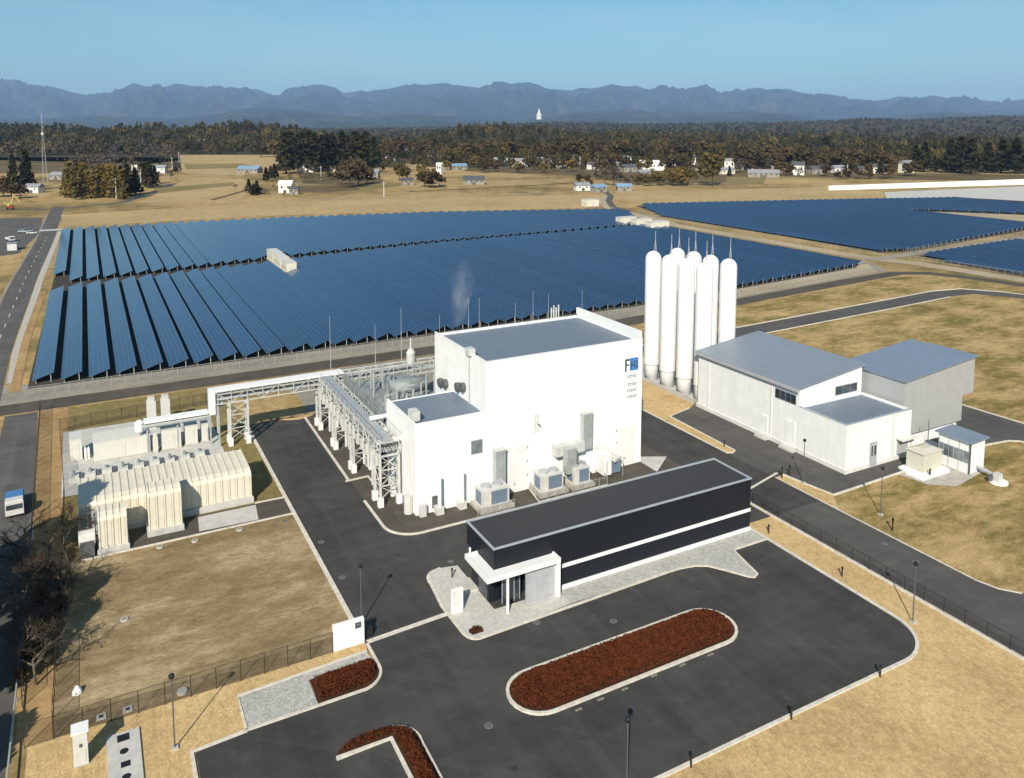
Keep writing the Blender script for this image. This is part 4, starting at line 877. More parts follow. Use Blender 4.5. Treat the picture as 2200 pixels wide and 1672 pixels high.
# tanks
protoT = thing('storage_tank', 'x', 'tank', (0, 0, 0)); usedT = [False]
prof = [(1.30, 0.0), (1.30, 2.6), (1.34, 2.7), (1.42, 3.1), (1.45, 3.4), (1.45, 22.4)] + [(1.45 * math.cos(R(a)), 22.4 + 1.45 * math.sin(R(a))) for a in (20, 40, 58, 74, 85)]
MB().lathe(0, 0, prof, 32).build('shell', 'white_plain', protoT, smooth=True)
MB().tube((1.3, .55, 1), (1.3, .55, 22.6), .08, n=8).build('pipe', 'steel', protoT)
mm = MB()
for a, c_ in (((.5, .3), .1), ((.9, .3), .02), ((.7, .65), .06)): mm.tube((*a, 23.4), (.7, .4, 26.0), .05, n=5)
mm.tube((.7, .4, 25.6), (.7, .4, 27.4), .05, n=5)
for z in (24.2, 25.0): mm.beam((.5, .3, z), (.9, .3, z), .04)
mm.build('vent_mast', 'mid_grey', protoT)
mm = MB()
for i in range(10):
    t0 = 36 * i; mm.beam((1.5 * math.cos(R(t0)), 1.5 * math.sin(R(t0)), 2.9), (1.5 * math.cos(R(t0 + 36)), 1.5 * math.sin(R(t0 + 36)), 2.9), .08)
mm.build('base_ring', 'steel', protoT)
ntk = ['nearest the annex', 'third from the left', 'second from the left', 'leftmost']
for i, y in enumerate((102.2, 106.8, 111.4, 116.0)): place(protoT, usedT, (90.8, y, 0), 'tall white storage tank in the front row, ' + ntk[i], 'tall white storage tanks')
ntk = ['rightmost, standing clear above the annex roof', 'third from the left', 'second from the left', 'leftmost']
for i, y in enumerate((103.2, 107.7, 112.2, 116.8)): place(protoT, usedT, (97.0, y, 0), 'tall white storage tank in the rear row, ' + ntk[i], 'tall white storage tanks')
# kiosk, shed, small unit
t = thing('kiosk', 'beige transformer kiosk on a white plinth beside the glazed shed', 'kiosk', (99, 66.6, 0))
MB().prism([(95.6, 66.9), (95.7, 64.5), (101.3, 64.5), (101.9, 65.3), (101.2, 68.6), (96.2, 68.6)], .06, .34).build('plinth', 'white_plain', t)
MB().box(97.1, 101.0, 65.6, 68.1, .34, 2.9).build('body', 'kiosk', t)
MB().add([(96.9, 65.4, 2.9), (101.2, 65.4, 2.9), (101.2, 68.3, 2.9), (96.9, 68.3, 2.9), (98.2, 66.4, 3.25), (100, 66.4, 3.25), (100, 67.3, 3.25), (98.2, 67.3, 3.25)], [(0, 3, 2, 1), (4, 5, 6, 7), (0, 1, 5, 4), (1, 2, 6, 5), (2, 3, 7, 6), (3, 0, 4, 7)]).build('roof', 'kiosk', t)
MB().box(97.9, 98.9, 65.55, 65.6, .4, 2.2).build('door', 'kiosk', t)
t = thing('bollard', 'short dark post standing in front of the beige kiosk', 'bollard', (97.6, 64.9, .3))
MB().tube((97.6, 64.9, .3), (97.6, 64.9, 1.15), .12, n=8).build('post', 'brown_post', t)
t = thing('glazed_shed', 'pale shed with blue grey flat roof and strip of louvred windows', 'shed', (104.5, 65, 0))
MB().box(102.9, 106.1, 62.9, 67.4, .06, 4.4).build('wall', 'white_side', t)
slabroof(102.5, 106.5, 62.5, 67.8, 4.4, 4.55, 4.55, 4.4, 'blue_roof', 'roof', t)
for i in range(6):
    y = 63.1 + i * .71; MB().box(102.83, 102.9, y, y + .6, 1.5, 3.1).build('window', 'glass_grey', t)
MB().box(102.8, 102.98, 62.8, 62.98, .05, 4.4).build('corner_post', 'dark_grey', t)
fr = MB()
for i in range(4): fr.box(102.86, 102.9, 62.95 + i * 1.45, 63.03 + i * 1.45, .1, 4.4)
fr.build('wall_joint', 'trim', t)
t = thing('gas_unit', 'small grey unit on a round white base in the meadow', 'unit', (104.0, 59.6, 0))
MB().prism(arc(104.0, 59.6, 1.15, 0, 340, 17), 0, .25).build('base', 'white_plain', t); MB().box(103.5, 104.4, 59.3, 60.1, .25, 1.25).build('body', 'steel', t)
MB().tube((104, 60.1, .8), (104.6, 62.9, .8), .25, n=10).build('pipe', 'mid_grey', t); MB().tube((103.2, 60.2, .3), (103.2, 60.2, .9), .3, n=10).build('drum', 'dark_grey', t)
t = thing('service_box', 'white switch cabinets against the hall beside the recessed door', 'cabinet', (103.2, 70.8, 0))
MB().box(101.9, 104.6, 70.6, 71.9, 0, 2.3).build('body', 'white_side', t); MB().box(104.7, 106.6, 69.4, 71.4, 0, 1.2).build('side_unit', 'mid_grey', t)
t = thing('pole', 'thin dark pole rising between the kiosk and the hall', 'pole', (103.8, 69.6, 0)); MB().tube((103.8, 69.6, 0), (103.8, 69.6, 5.2), .06).build('shaft', 'dark_grey', t)

# ------------------------------------------------------------------ gate pieces, islands, hedges
t = thing('gate_wall', 'white gate wall with a small dark plaque at its upper corner', 'gate wall', (18.9, 67.1, 0))
MB().box(17.5, 20.35, 66.95, 67.3, 0, 2.42).build('wall', 'white_plain', t)
pq = MB().box(19.5, 20.05, 66.90, 66.95, 1.62, 2.15).build('plaque', 'logo_dark', t)
MB().box(19.6, 19.95, 66.88, 66.90, 1.9, 2.02).build('plaque_mark', 'logo_grey', pq)
t = thing('gate_motor', 'dark sliding gate motor and folded gate behind the gate wall', 'gate', (20.9, 67.8, 0))
e = MB(); e.box(20.5, 21.3, 67.5, 68.1, 0, .9); e.build('motor_box', 'black', t); e = MB(); e.tube((20.7, 68.4, 0), (20.7, 68.4, 1.6), .05); e.tube((21.0, 68.4, 1.6), (20.2, 68.4, 1.6), .04); e.build('post', 'black', t)
t = thing('gate_portal', 'white upright gate frame with grey panel on the plaza edge', 'gate frame', (29.6, 67.2, 0))
e = MB(); e.box(29.0, 29.2, 66.95, 67.2, .05, 2.5); e.box(30.0, 30.2, 66.95, 67.2, .05, 2.5); e.box(29.2, 30.0, 66.95, 67.2, 2.3, 2.5); e.box(29.2, 30.0, 66.95, 67.2, .05, .75); e.build('frame', 'white_plain', t)
MB().box(29.2, 30.0, 67.05, 67.12, .75, 2.3).build('panel', 'base_grey', t)

def inside(poly, x, y):
    c_ = False; n = len(poly); j = n - 1
    for i in range(n):
        if (poly[i][1] > y) != (poly[j][1] > y) and x < (poly[j][0] - poly[i][0]) * (y - poly[i][1]) / (poly[j][1] - poly[i][1]) + poly[i][0]: c_ = not c_
        j = i
    return c_
def edge_dist(poly, x, y):
    best = 9e9
    for i in range(len(poly)):
        a = Vector(poly[i]); b_ = Vector(poly[(i + 1) % len(poly)]); d = b_ - a
        t_ = max(0, min(1, (Vector((x, y)) - a).dot(d) / max(1e-9, d.length_squared))); best = min(best, (Vector((x, y)) - a - d * t_).length)
    return best
def hedge(poly, label, h=.55, dens=70, kerbw=.28, kerbpath=None, closed=True, name='hedge_bed'):
    cx = sum(p[0] for p in poly) / len(poly); cy = sum(p[1] for p in poly) / len(poly)
    t = thing(name, label, 'hedge', (cx, cy, 0), 'red brown hedge beds in the lot')
    MB().prism(poly, 0.0, .12).build('soil', 'soil', t)
    if kerbpath: MB().ribbon(kerbpath, kerbw, .0, .2, closed).build('kerb', 'kerb', t)
    x0 = min(p[0] for p in poly); x1 = max(p[0] for p in poly); y0 = min(p[1] for p in poly); y1 = max(p[1] for p in poly)
    n = int((x1 - x0) * (y1 - y0) * dens); vs = []; fs = []
    for _ in range(n):
        x = random.uniform(x0, x1); y = random.uniform(y0, y1)
        if not inside(poly, x, y): continue
        e_ = edge_dist(poly, x, y)
        if e_ < .22: continue
        hh = h * min(1, .45 + e_ * 1.1) * random.uniform(.8, 1.12)
        z = random.uniform(hh * .25, hh) if e_ < .5 else random.uniform(hh * .86, hh)
        s = random.uniform(.04, .085); a = Vector((random.gauss(0, 1), random.gauss(0, 1), random.gauss(0, .5))).normalized(); b_ = a.orthogonal().normalized()
        b_ = Matrix.Rotation(random.uniform(0, 6.28), 3, a) @ b_
        p = Vector((x, y, z + .1)); k = len(vs); vs += [p - a * s - b_ * s * .7, p + a * s - b_ * s * .7, p + a * s + b_ * s * .7, p - a * s + b_ * s * .7]; fs.append((k, k + 1, k + 2, k + 3))
    # inner mass so that the bed reads dense
    mb = MB(); inner = []
    m_ = MB(); m_.v = [tuple(v) for v in vs]; m_.f = fs
    m_.build('leaves', 'hedge', t)
    return t
STAD = arc(31.2, 54, 2.45, 90, 270, 12) + arc(49.4, 54, 2.45, -90, 90, 12)
KST = arc(31.2, 54, 2.62, 90, 270, 12) + arc(49.4, 54, 2.62, -90, 90, 12)
hedge(STAD, 'long oval island bed of red brown hedge in the parking lot', kerbpath=KST, dens=260)
LH = [(14.5, 54.95), (18.75, 54.95), (18.75, 48), (20.35, 48), (20.4, 53.4)] + arc(18.4, 53.9, 2.05, 0, 75, 5) + [(16.8, 56.1), (15.4, 55.9), (14.6, 55.4)]
hedge(LH, 'L shaped corner bed of dark red hedge at the bottom edge', kerbpath=[(14.35, 54.8), (18.6, 54.8), (18.6, 48)], closed=False, dens=260)
kerb([(20.55, 48), (20.6, 53.4)] + arc(18.5, 53.9, 2.15, 0, 75, 5), .12, .14)
SH = [(14.7, 61.15), (18.3, 61.15)] + arc(18.2, 63.2, 2.05, -80, 5, 6) + [(20.2, 64.35), (14.7, 64.2)]
hedge(SH, 'dark red hedge bed beside grey stones near the gate wall', dens=260)
hedge([(29.5, 63.2), (30.6, 63.2), (30.7, 63.8), (30.5, 64.15), (29.5, 64.15), (29.3, 63.7)], 'small clipped brown bush at the corner of the plaza', dens=160, h=.5, name='small_bush')

# ------------------------------------------------------------------ fences
def fence(path, h, label, spacing=2.0, post='brown_post', rails=True, name='mesh_fence', mesh='chain', group='mesh fences'):
    cx, cy = path[0]
    t = thing(name, label, 'fence', (cx, cy, 0), group)
    pm = MB().tube((0, 0, 0), (0, 0, h), .035, n=6).mesh('post', post)
    P = MB(); Rl = MB(); pts = []
    for a, b_ in zip(path[:-1], path[1:]):
        L = math.hypot(b_[0] - a[0], b_[1] - a[1]); n = max(1, round(L / spacing))
        pts += [(a[0] + (b_[0] - a[0]) * i / n, a[1] + (b_[1] - a[1]) * i / n) for i in range(n)]
        P.add([(a[0], a[1], .05), (b_[0], b_[1], .05), (b_[0], b_[1], h), (a[0], a[1], h)], [(0, 1, 2, 3)])
        Rl.tube((*a, h), (*b_, h), .022, n=5)
    pts.append(path[-1])
    for x, y in pts[:100]:
        o = bpy.data.objects.new('post', pm); COL.objects.link(o); o.parent = t; o.location = (x - cx, y - cy, 0)
    P.build('mesh_panel', 'chain_pale' if post == 'galv' else mesh, t)
    if rails: Rl.build('top_rail', post, t)
    return t
fence([(-6.2, 66.9), (17.4, 66.9)], 1.95, 'brown mesh fence along the dirt lot left of gate wall', 1.95)
fence([(-4.3, 67.5), (-4.3, 112), (-5.4, 137.5)], 2.0, 'brown mesh fence up the left side of the dirt lot', 2.0)
fence([(-8.4, 149), (-7.4, 104), (-6.6, 72)], 1.9, 'dark mesh fence along the left lane', 2.2)
fence([(-5.4, 137.5), (14, 139.5), (20, 140)], 2.0, 'mesh fence behind the cream containers', 2.1)
fence([(70.95, 70.2), (70.95, 24)], 1.6, 'dark mesh fence between straw verge and right road', 2.1, 'black')
fence([(-11, 158.5), (60, 158.5), (118, 159.2)], 1.6, 'thin grey fence along the near edge of the panels', 2.2, 'galv')
fence([(118, 159.2), (150, 162.2), (206, 168.4), (224, 170.5), (233, 183)], 1.6, 'thin grey fence behind the tanks up to the track', 2.4, 'galv')
fence([(247, 186.6), (247.5, 320), (260, 345)], 1.6, 'thin fence along the far side of gravel track', 3.2, 'galv')
fence([(250.5, 181), (253.5, 140), (253, 110)], 1.6, 'thin fence at the right edge below the pale track', 2.4, 'galv')
fence([(262, 188.4), (330, 193.6), (372, 199)], 1.6, 'thin fence along the pale cross track', 3.0, 'galv')

fence([(39.6, 83.3), (44.6, 83.3)], 1.1, 'low pale fence in front of the left chiller', 1.2, 'galv')
fence([(48.6, 86.6), (48.0, 83.2), (58.3, 83.2), (58.6, 84.4)], 1.1, 'low pale fence round the pair of chillers', 1.3, 'galv')
for i, (px, py) in enumerate([(1243, 1526), (1290, 1504), (1342, 1482), (1405, 1453), (1466, 1430), (1526, 1408)]):
    x, y = G(px, py)
    t = thing('wheel_stop', nth(i) + ' concrete wheel stop from the left along the island bed', 'wheel stop', (x, y, 0), 'wheel stops along the island bed')
    MB().prism([(x - .3, y - .07), (x + .3, y - .07), (x + .3, y + .07), (x - .3, y + .07)], .02, .12).build('block', 'cover_grey', t)
    for q in (-.22, .22): MB().box(x + q - .05, x + q + .05, y - .072, y - .07, .04, .1).build('reflector', 'yellow', t)
for px, py, lb in [(968, 1207, 'pale square cover on the asphalt behind the plaza'), (735, 1241, 'small round cover on the asphalt by the left kerb'), (1153, 1338, 'pale drain grate at the plaza kerb of the lot'), (1318, 1335, 'round cover on the asphalt left of the island bed'), (690, 1165, 'round cover in the yard below the pipe bridge legs'),
                   (1900, 1168, 'pale cover on the right road, farther of two'), (1968, 1207, 'pale cover on the right road, nearer of two'), (1432, 905, 'pale cover on the asphalt right of the tall building'), (612, 1120, 'pale cover beside the kerb at the concrete slab'), (1050, 1560, 'round cover on the asphalt between the hedge beds')]:
    x, y = G(px, py)
    t = thing('manhole_cover', lb, 'manhole cover', (x, y, 0), 'covers set in the asphalt')
    MB().prism(arc(x, y, .34, 0, 345, 23), .0, .034).build('frame', 'cover_grey', t); MB().prism(arc(x, y, .27, 0, 345, 23), .034, .042).build('lid', 'dark_grey', t)

# ------------------------------------------------------------------ poles, lamps, bollards, masts
pl = thing('street_lamp', 'x', 'lamp post', (0, 0, 0)); usedL = [False]
MB().tube((0, 0, 0), (0, 0, 5.7), .06, .045, n=8).build('pole', 'dark_grey', pl)
MB().lathe(0, 0, [(.06, 5.65), (.2, 5.72), (.22, 5.95), (.1, 6.05)], 12).build('lamp_head', 'black', pl)
MB().box(-.25, .25, -.25, .25, 0, .16).build('base', 'concrete', pl)
LP = [(3.85, 61.6, 'black lamp post on straw lawn left of the stone bed'), (67.1, 45.5, 'black lamp post by the rounded corner of the lot'),
      (31.4, 42.0, 'black lamp post rising from the bottom edge of the picture'), (81.2, 71.5, 'black lamp post in front of the white annex'), (20.9, 69.6, 'black lamp post just behind the gate motor'),
      (82.7, 61.0, 'lamp post on the meadow beyond the right road')]
for x, y, lb in LP: place(pl, usedL, (x, y, 0), lb, 'black lamp posts')
gb = thing('garden_light', 'x', 'bollard light', (0, 0, 0)); usedG = [False]
MB().tube((0, 0, 0), (0, 0, .85), .075, n=8).build('post', 'brown_post', gb); MB().tube((0, 0, .85), (0, 0, 1.08), .12, .1, n=10).build('head', 'black', gb)
for x, y, lb in [(57.8, 41.9, 'dark bollard light on lot kerb, nearest the rounded corner'), (47.3, 41.9, 'dark bollard light on lot kerb, between two others'), (37.1, 41.9, 'dark bollard light on lot kerb, nearest the bottom edge'),
                 (67.6, 54.0, 'dark bollard light on straw verge beside the right fence'), (67.5, 64.1, 'dark bollard light on straw verge by the office corner'),
                 (80.6, 57.8, 'dark bollard light at the meadow edge of the right road'), (79.9, 73.9, 'dark bollard light at the end of the far gate track, left one'), (81.3, 73.9, 'dark bollard light at the end of the far gate track, right one'),
                 (80.4, 85.4, 'dark bollard light on the straw strip before the annex'), (31.6, 72.8, 'dark bollard light on the plaza behind the gate frame')]:
    o = place(gb, usedG, (x, y, 0), lb, 'dark bollard lights')
    if x in (80.6, 79.9, 81.3): o.scale = (1.2, 1.2, 1.45)
MASTS = [(711, 800, 680), (807, 790, 697), (863, 790, 660), (945, 780, 675), (1007, 760, 640), (1030, 760, 640), (1107, 750, 650), (1145, 740, 625), (1178, 735, 630), (1250, 720, 622)]
mk = ['alone at far left of the bridge', 'over the pipe skid left part', 'over the pipe skid right part', 'beside the left wall of the tall building', 'left of a close pair over the roof', 'right of a close pair over the roof', 'above the middle of the roof', 'left of the roof vent pipes', 'just before the roof vent pipes', 'at the right end of the roof']
for (px, by, ty), lb in zip(MASTS, mk):
    x, y = G(px, by); d = math.hypot(x, y)
    h = (by - ty) / (by - 265) * CAM_H * 1.02
    t = thing('lightning_rod', 'slim pale mast behind the plant, ' + lb, 'mast', (x, y, 0), 'slim pale masts behind the plant')
    MB().tube((x, y, 0), (x, y, h * .6), .09, .07, n=6).build('pole', 'galv', t); MB().tube((x, y, h * .6), (x, y, h), .045, .03, n=6).build('tip', 'galv', t)
x, y = G(1192, 735); t = thing('vent_stack', 'cluster of pale vent pipes standing behind the roof', 'vent pipes', (x, y, 0))
for i in range(4): MB().tube((x - .9 + i * .6, y, 0), (x - .9 + i * .6, y, 7.6 + (i % 2) * .5), .16, n=8).build('pipe', 'steel', t)
e = MB(); e.beam((x - 1, y, 6.8), (x + 1, y, 6.8), .1); e.beam((x - 1, y, 4), (x + 1, y, 4), .1); e.build('brace', 'steel', t)
t = thing('pipe_rail', 'pale pipe rail running along the left lane', 'rail', (-7.0, 70, 0)); MB().tube((-6.9, 45, .7), (-7.3, 104, .7), .07, n=8).build('rail', 'trim', t)
for k in range(12): MB().tube((-6.92 - k * .03, 48 + k * 5, 0), (-6.92 - k * .03, 48 + k * 5, .7), .05).build('post', 'trim', t)
t = thing('meter_cabinet', 'white upright meter cabinet on the straw lawn casting a long shadow', 'cabinet', (-2.4, 63.5, 0))
MB().box(-2.85, -1.9, 63.0, 64.0, .1, 2.6).build('body', 'offwhite_plain', t); MB().box(-2.95, -1.8, 62.9, 64.1, 2.6, 2.72).build('roof', 'white_plain', t); MB().box(-2.9, -1.85, 62.95, 64.05, 0, .1).build('base', 'concrete', t)
MB().box(-2.45, -2.25, 62.96, 63.0, 1.5, 1.75).build('vent', 'dark_grey', t); MB().box(-2.7, -2.05, 62.97, 63.0, .3, 1.3).build('door', 'offwhite_plain', t)
t = thing('marker_stone', 'small white conical marker on the dirt near the fence', 'marker', (-2.7, 71.8, 0)); MB().lathe(-2.7, 71.8, [(.4, 0), (.36, .25), (.14, .6), (.05, .66)], 10).build('stone', 'white_plain', t)
for i, (x, y) in enumerate(((-1, 67.8), (.9, 67.7), (5.0, 67.8))):
    t = thing('drain_cover', ['square pale drain cover behind the meter cabinet', 'square pale drain cover right of the meter cabinet', 'round pale drain stone at the foot of the brown fence'][i], 'drain cover', (x, y, 0), 'pale drain covers')
    if i < 2: MB().box(x - .35, x + .35, y - .35, y + .35, 0, .1).build('frame', 'pale_concrete', t); MB().box(x - .15, x + .15, y - .15, y + .15, .1, .115).build('hole', 'black', t)
    else: MB().prism(arc(x, y, .42, 0, 330, 11), 0, .2).build('frame', 'pale_concrete', t)
for i, (x, y) in enumerate(((8.9, 93.2), (5.3, 93.6), (1.2, 80.9), (13.8, 93.5))):
    t = thing('inspection_lid', ['paired pale lid nearest the concrete slab', 'small pale lid below the tall cream unit', 'small pale lid in the middle of the dirt', 'small pale lid by the right kerb of the dirt'][i], 'lid', (x, y, 0), 'pale lids on the dirt lot')
    MB().prism(arc(x, y, .36, 0, 330, 11), 0, .14).build('rim', 'pale_concrete', t); MB().prism(arc(x, y, .24, 0, 330, 11), .14, .16).build('lid', 'gravel', t)

# ------------------------------------------------------------------ vehicles
def car(x, y, rot, label, body, kind='car', group='vehicles parked on the left'):
    t = thing('parked_' + kind, label, kind, (x, y, 0), group); t.rotation_euler = (0, 0, rot)
    def B(mb, n, m, p=t):
        me = mb.mesh(n, m); o = bpy.data.objects.new(n, me); COL.objects.link(o); o.parent = p; return o
    if kind == 'truck':
        B(MB().box(-.95, .95, -2.6, -1.0, .45, 1.95).box(-.9, .9, -2.3, -1.1, 1.95, 2.1), 'cab', 'offwhite_plain'); B(MB().box(-.85, .85, -2.63, -2.6, 1.15, 1.75), 'windscreen', 'glass')
        B(MB().box(-.96, -.95, -2.3, -1.4, 1.2, 1.75).box(.95, .96, -2.3, -1.4, 1.2, 1.75), 'side_window', 'glass')
        B(MB().box(-1.0, 1.0, -.9, 2.6, .75, .9).box(-1, -.94, -.9, 2.6, .9, 1.3).box(.94, 1, -.9, 2.6, .9, 1.3).box(-.94, .94, 2.54, 2.6, .9, 1.3), 'bed', body); B(MB().box(-.92, .92, -.85, 2.5, .91, 1.45), 'cargo', body)
        ax = (-1.8, 1.7)
    else:
        B(MB().add([(-.85, -2.1, .35), (.85, -2.1, .35), (.85, 2.1, .35), (-.85, 2.1, .35), (-.85, -2.1, .85), (.85, -2.1, .85), (.85, 2.1, .95), (-.85, 2.1, .95)], [(0, 3, 2, 1), (4, 5, 6, 7), (0, 1, 5, 4), (1, 2, 6, 5), (2, 3, 7, 6), (3, 0, 4, 7)]), 'body', body)
        B(MB().add([(-.8, -1.1, .88), (.8, -1.1, .88), (.8, 1.9, .94), (-.8, 1.9, .94), (-.65, -.5, 1.42), (.65, -.5, 1.42), (.65, 1.5, 1.42), (-.65, 1.5, 1.42)], [(4, 5, 6, 7), (0, 1, 5, 4), (1, 2, 6, 5), (2, 3, 7, 6), (3, 0, 4, 7)]), 'window', 'glass'); B(MB().box(-.63, .63, -.45, 1.45, 1.421, 1.46), 'roof', body)
        ax = (-1.3, 1.3)
    for sx in (-.82, .82):
        for ay in ax: B(MB().tube((sx - .1, ay, .33), (sx + .1, ay, .33), .33, n=14), 'wheel', 'tyre')
    return t
car(-9.6, 111.5, 0.06, 'small truck with white cab and blue load on the left lane', 'truck_blue', 'truck')
xx, yy = G(22, 518); car(xx, yy, .4, 'pale truck parked in the yard left of the road', 'offwhite_plain', 'truck')
xx, yy = G(52, 500); car(xx, yy, 1.2, 'grey blue car parked left of the road behind truck', 'trim', 'car')
xx, yy = G(70, 503); car(xx, yy, 1.2, 'silver car parked nearest the left road', 'steel', 'car')
struct('yard_asphalt', px_poly([(-60, 470), (92, 468), (85, 500), (40, 545), (-60, 560)]), .03, M['asphalt_far'])
x, y = G(27, 537); t = thing('storage_hut', 'small grey hut beside the left road yard', 'hut', (x, y, 0)); MB().box(x - 1.5, x + 1.5, y - 2, y + 2, 0, 2.6).build('wall', 'base_grey', t); MB().box(x - 1.7, x + 1.7, y - 2.2, y + 2.2, 2.6, 2.75).build('roof', 'grey_roof', t)
x, y = G(22, 450); t = thing('excavator', 'yellow excavator with raised arm and red base at far left', 'excavator', (x, y, 0))
MB().box(x - 1.5, x + 1.5, y - 1.8, y + 1.8, .9, 2.0).build('body', 'red', t); c_ = MB().box(x - 1.3, x - .1, y - 1.4, y + .4, 2.0, 3.3).build('cab', 'yellow', t)
e = MB(); e.tube((x + .5, y, 2.0), (x + 2.0, y, 8.0), .5, .4, n=6); e.tube((x + 2.0, y, 8.0), (x + 5.0, y, 3.5), .4, .3, n=6); e.tube((x - .4, y, 2.2), (x - 3.2, y, 4.0), .35, n=6); e.build('arm', 'yellow', t)
for s in (-1, 1): MB().box(x + s * 1.4 - .35, x + s * 1.4 + .35, y - 2.1, y + 2.1, 0, .9).build('track', 'tyre', t)

# ------------------------------------------------------------------ far houses
M['house_white'] = plain('old_white_wall', (0.64, 0.63, 0.59), .8, .2, var=.2, vscale=.4); M['house_grey'] = plain('weathered_wall', (0.24, 0.22, 0.19), .8, .2, var=.25, vscale=.4)
HC = {'w': 'house_white', 'c': 'cream_plain', 'g': 'house_grey'}
M['roof_dark'] = plain('dark_tile_roof', (0.07, 0.075, 0.085), .6, .4, var=.25, vscale=.8)
M['roof_blue'] = plain('blue_sheet_roof', (0.16, 0.25, 0.36), .5, .4, var=.15, vscale=.5)
M['roof_grey'] = plain('grey_tile_roof', (0.22, 0.23, 0.25), .5, .4, var=.2, vscale=.8)
def house(px, py, w, d, h, wall, roof, label, rot=None):
    x, y = G(px, py)
    t = thing('house', label, 'house', (x, y, 0), 'houses of the far village'); t.rotation_euler = (0, 0, -AZ + (random.uniform(-.5, .5) if rot is None else rot))
    def B(mb, n, m): o = bpy.data.objects.new(n, mb.mesh(n, m)); COL.objects.link(o); o.parent = t; return o
    B(MB().box(-w / 2, w / 2, -d / 2, d / 2, 0, h), 'wall', HC[wall])
    rh = d * .32; e = .5
    B(MB().add([(-w / 2 - e, -d / 2 - e, h), (w / 2 + e, -d / 2 - e, h), (w / 2 + e, d / 2 + e, h), (-w / 2 - e, d / 2 + e, h), (-w / 2 - e, 0, h + rh), (w / 2 + e, 0, h + rh)],
               [(0, 1, 5, 4), (2, 3, 4, 5), (1, 2, 5), (3, 0, 4), (0, 3, 2, 1)]), 'roof', roof)
    n = max(2, int(w // 4))
    for i in range(n):
        xx = -w / 2 + w * (i + .5) / n; B(MB().box(xx - .7, xx + .7, -d / 2 - .05, -d / 2, h * .55, h * .8), 'window', 'glass')
    B(MB().box(-w * .1, w * .1, -d / 2 - .06, -d / 2, 0, 2.1), 'door', 'dark_grey')
    return t
HS = [(75, 414, 10, 7, 4, 'w', 'roof_grey', 'low white house with grey roof beside the bamboo at far left'),
      (298, 366, 12, 8, 6, 'w', 'roof_dark', 'white house with dark roof left of the big straw field'), (345, 372, 11, 9, 5, 'w', 'roof_grey', 'white house by the country road left of the field'), (128, 386, 14, 8, 4, 'g', 'roof_grey', 'grey farm shed under the dark left woods'),
      (537, 372, 22, 9, 4, 'g', 'roof_blue', 'long low shed with blue roof right of straw field'), (615, 414, 8.5, 8, 5.8, 'w', 'white_plain', 'tall white gabled house standing alone at the field edge'), (632, 418, 6, 5, 4, 'g', 'roof_dark', 'small dark shed beside the tall white house'),
      (660, 370, 12, 8, 6, 'w', 'roof_dark', 'white house below the tall cedar grove, left one'), (710, 368, 13, 8, 6, 'w', 'roof_grey', 'white house below the tall cedar grove, right one'), (802, 382, 10, 8, 5, 'g', 'roof_grey', 'grey house among trees right of the cedar grove'),
      (885, 332, 20, 10, 6, 'w', 'roof_grey', 'pale long building far behind the cedar grove'), (925, 338, 14, 10, 8, 'w', 'roof_blue', 'white block with blue roof far behind the field'), (945, 374, 5, 5, 9, 'w', 'white_plain', 'narrow white tower house beside dark bushes'),
      (985, 365, 16, 8, 4, 'g', 'roof_blue', 'low blue roofed sheds left of the village'), (1018, 396, 16, 10, 3.5, 'g', 'roof_dark', 'open barn with dark blue roof alone in the field'), (875, 398, 8, 6, 4, 'g', 'roof_dark', 'small dark barn on the bare field'),
      (1115, 358, 18, 10, 6, 'w', 'roof_grey', 'pale wide house at the left end of the village'), (1155, 357, 13, 9, 7, 'w', 'roof_grey', 'pale house second from the left end of the village'), (1190, 358, 12, 9, 7, 'w', 'roof_dark', 'white gabled house third from the left of the village'),
      (1230, 352, 10, 8, 8, 'w', 'roof_dark', 'white house with steep dark roof in the village'), (1256, 354, 13, 9, 6, 'g', 'roof_grey', 'grey roofed house left of the village road'), (1296, 355, 11, 9, 8, 'w', 'roof_dark', 'white house beside the village road'),
      (1345, 352, 13, 9, 7, 'w', 'roof_grey', 'white house behind the dark roofed ones'), (1400, 366, 24, 10, 7, 'w', 'white_plain', 'wide white hall with pale roof in the village'), (1350, 370, 14, 9, 5, 'g', 'roof_dark', 'dark roofed house before the white hall'),
      (1382, 380, 10, 8, 4, 'g', 'roof_grey', 'low grey shed below the white hall'), (1480, 354, 14, 9, 8, 'w', 'roof_dark', 'tall white house right of the white hall'), (1567, 360, 10, 9, 7, 'w', 'roof_grey', 'white house right of the big olive tree'), (1560, 374, 15, 7, 4, 'c', 'roof_grey', 'cream low building under the olive tree'),
      (1640, 381, 26, 9, 4, 'g', 'roof_grey', 'long grey shed by the olive field'), (1715, 376, 10, 10, 9, 'w', 'roof_dark', 'white steep gabled house in the right village'), (1752, 374, 14, 9, 5, 'g', 'roof_dark', 'dark house right of the steep white one'), (1892, 373, 14, 9, 6, 'c', 'roof_dark', 'cream house under the right woods'),
      (1947, 371, 12, 9, 9, 'c', 'roof_grey', 'tall cream block at right before the woods'), (1250, 409, 10, 7, 3.5, 'w', 'roof_grey', 'white shed at the bend of track, left one'), (1286, 413, 9, 7, 3.5, 'g', 'roof_blue', 'blue roofed shed at the bend of the track'), (1340, 410, 10, 7, 3, 'g', 'roof_blue', 'small blue shed right of the bend')]
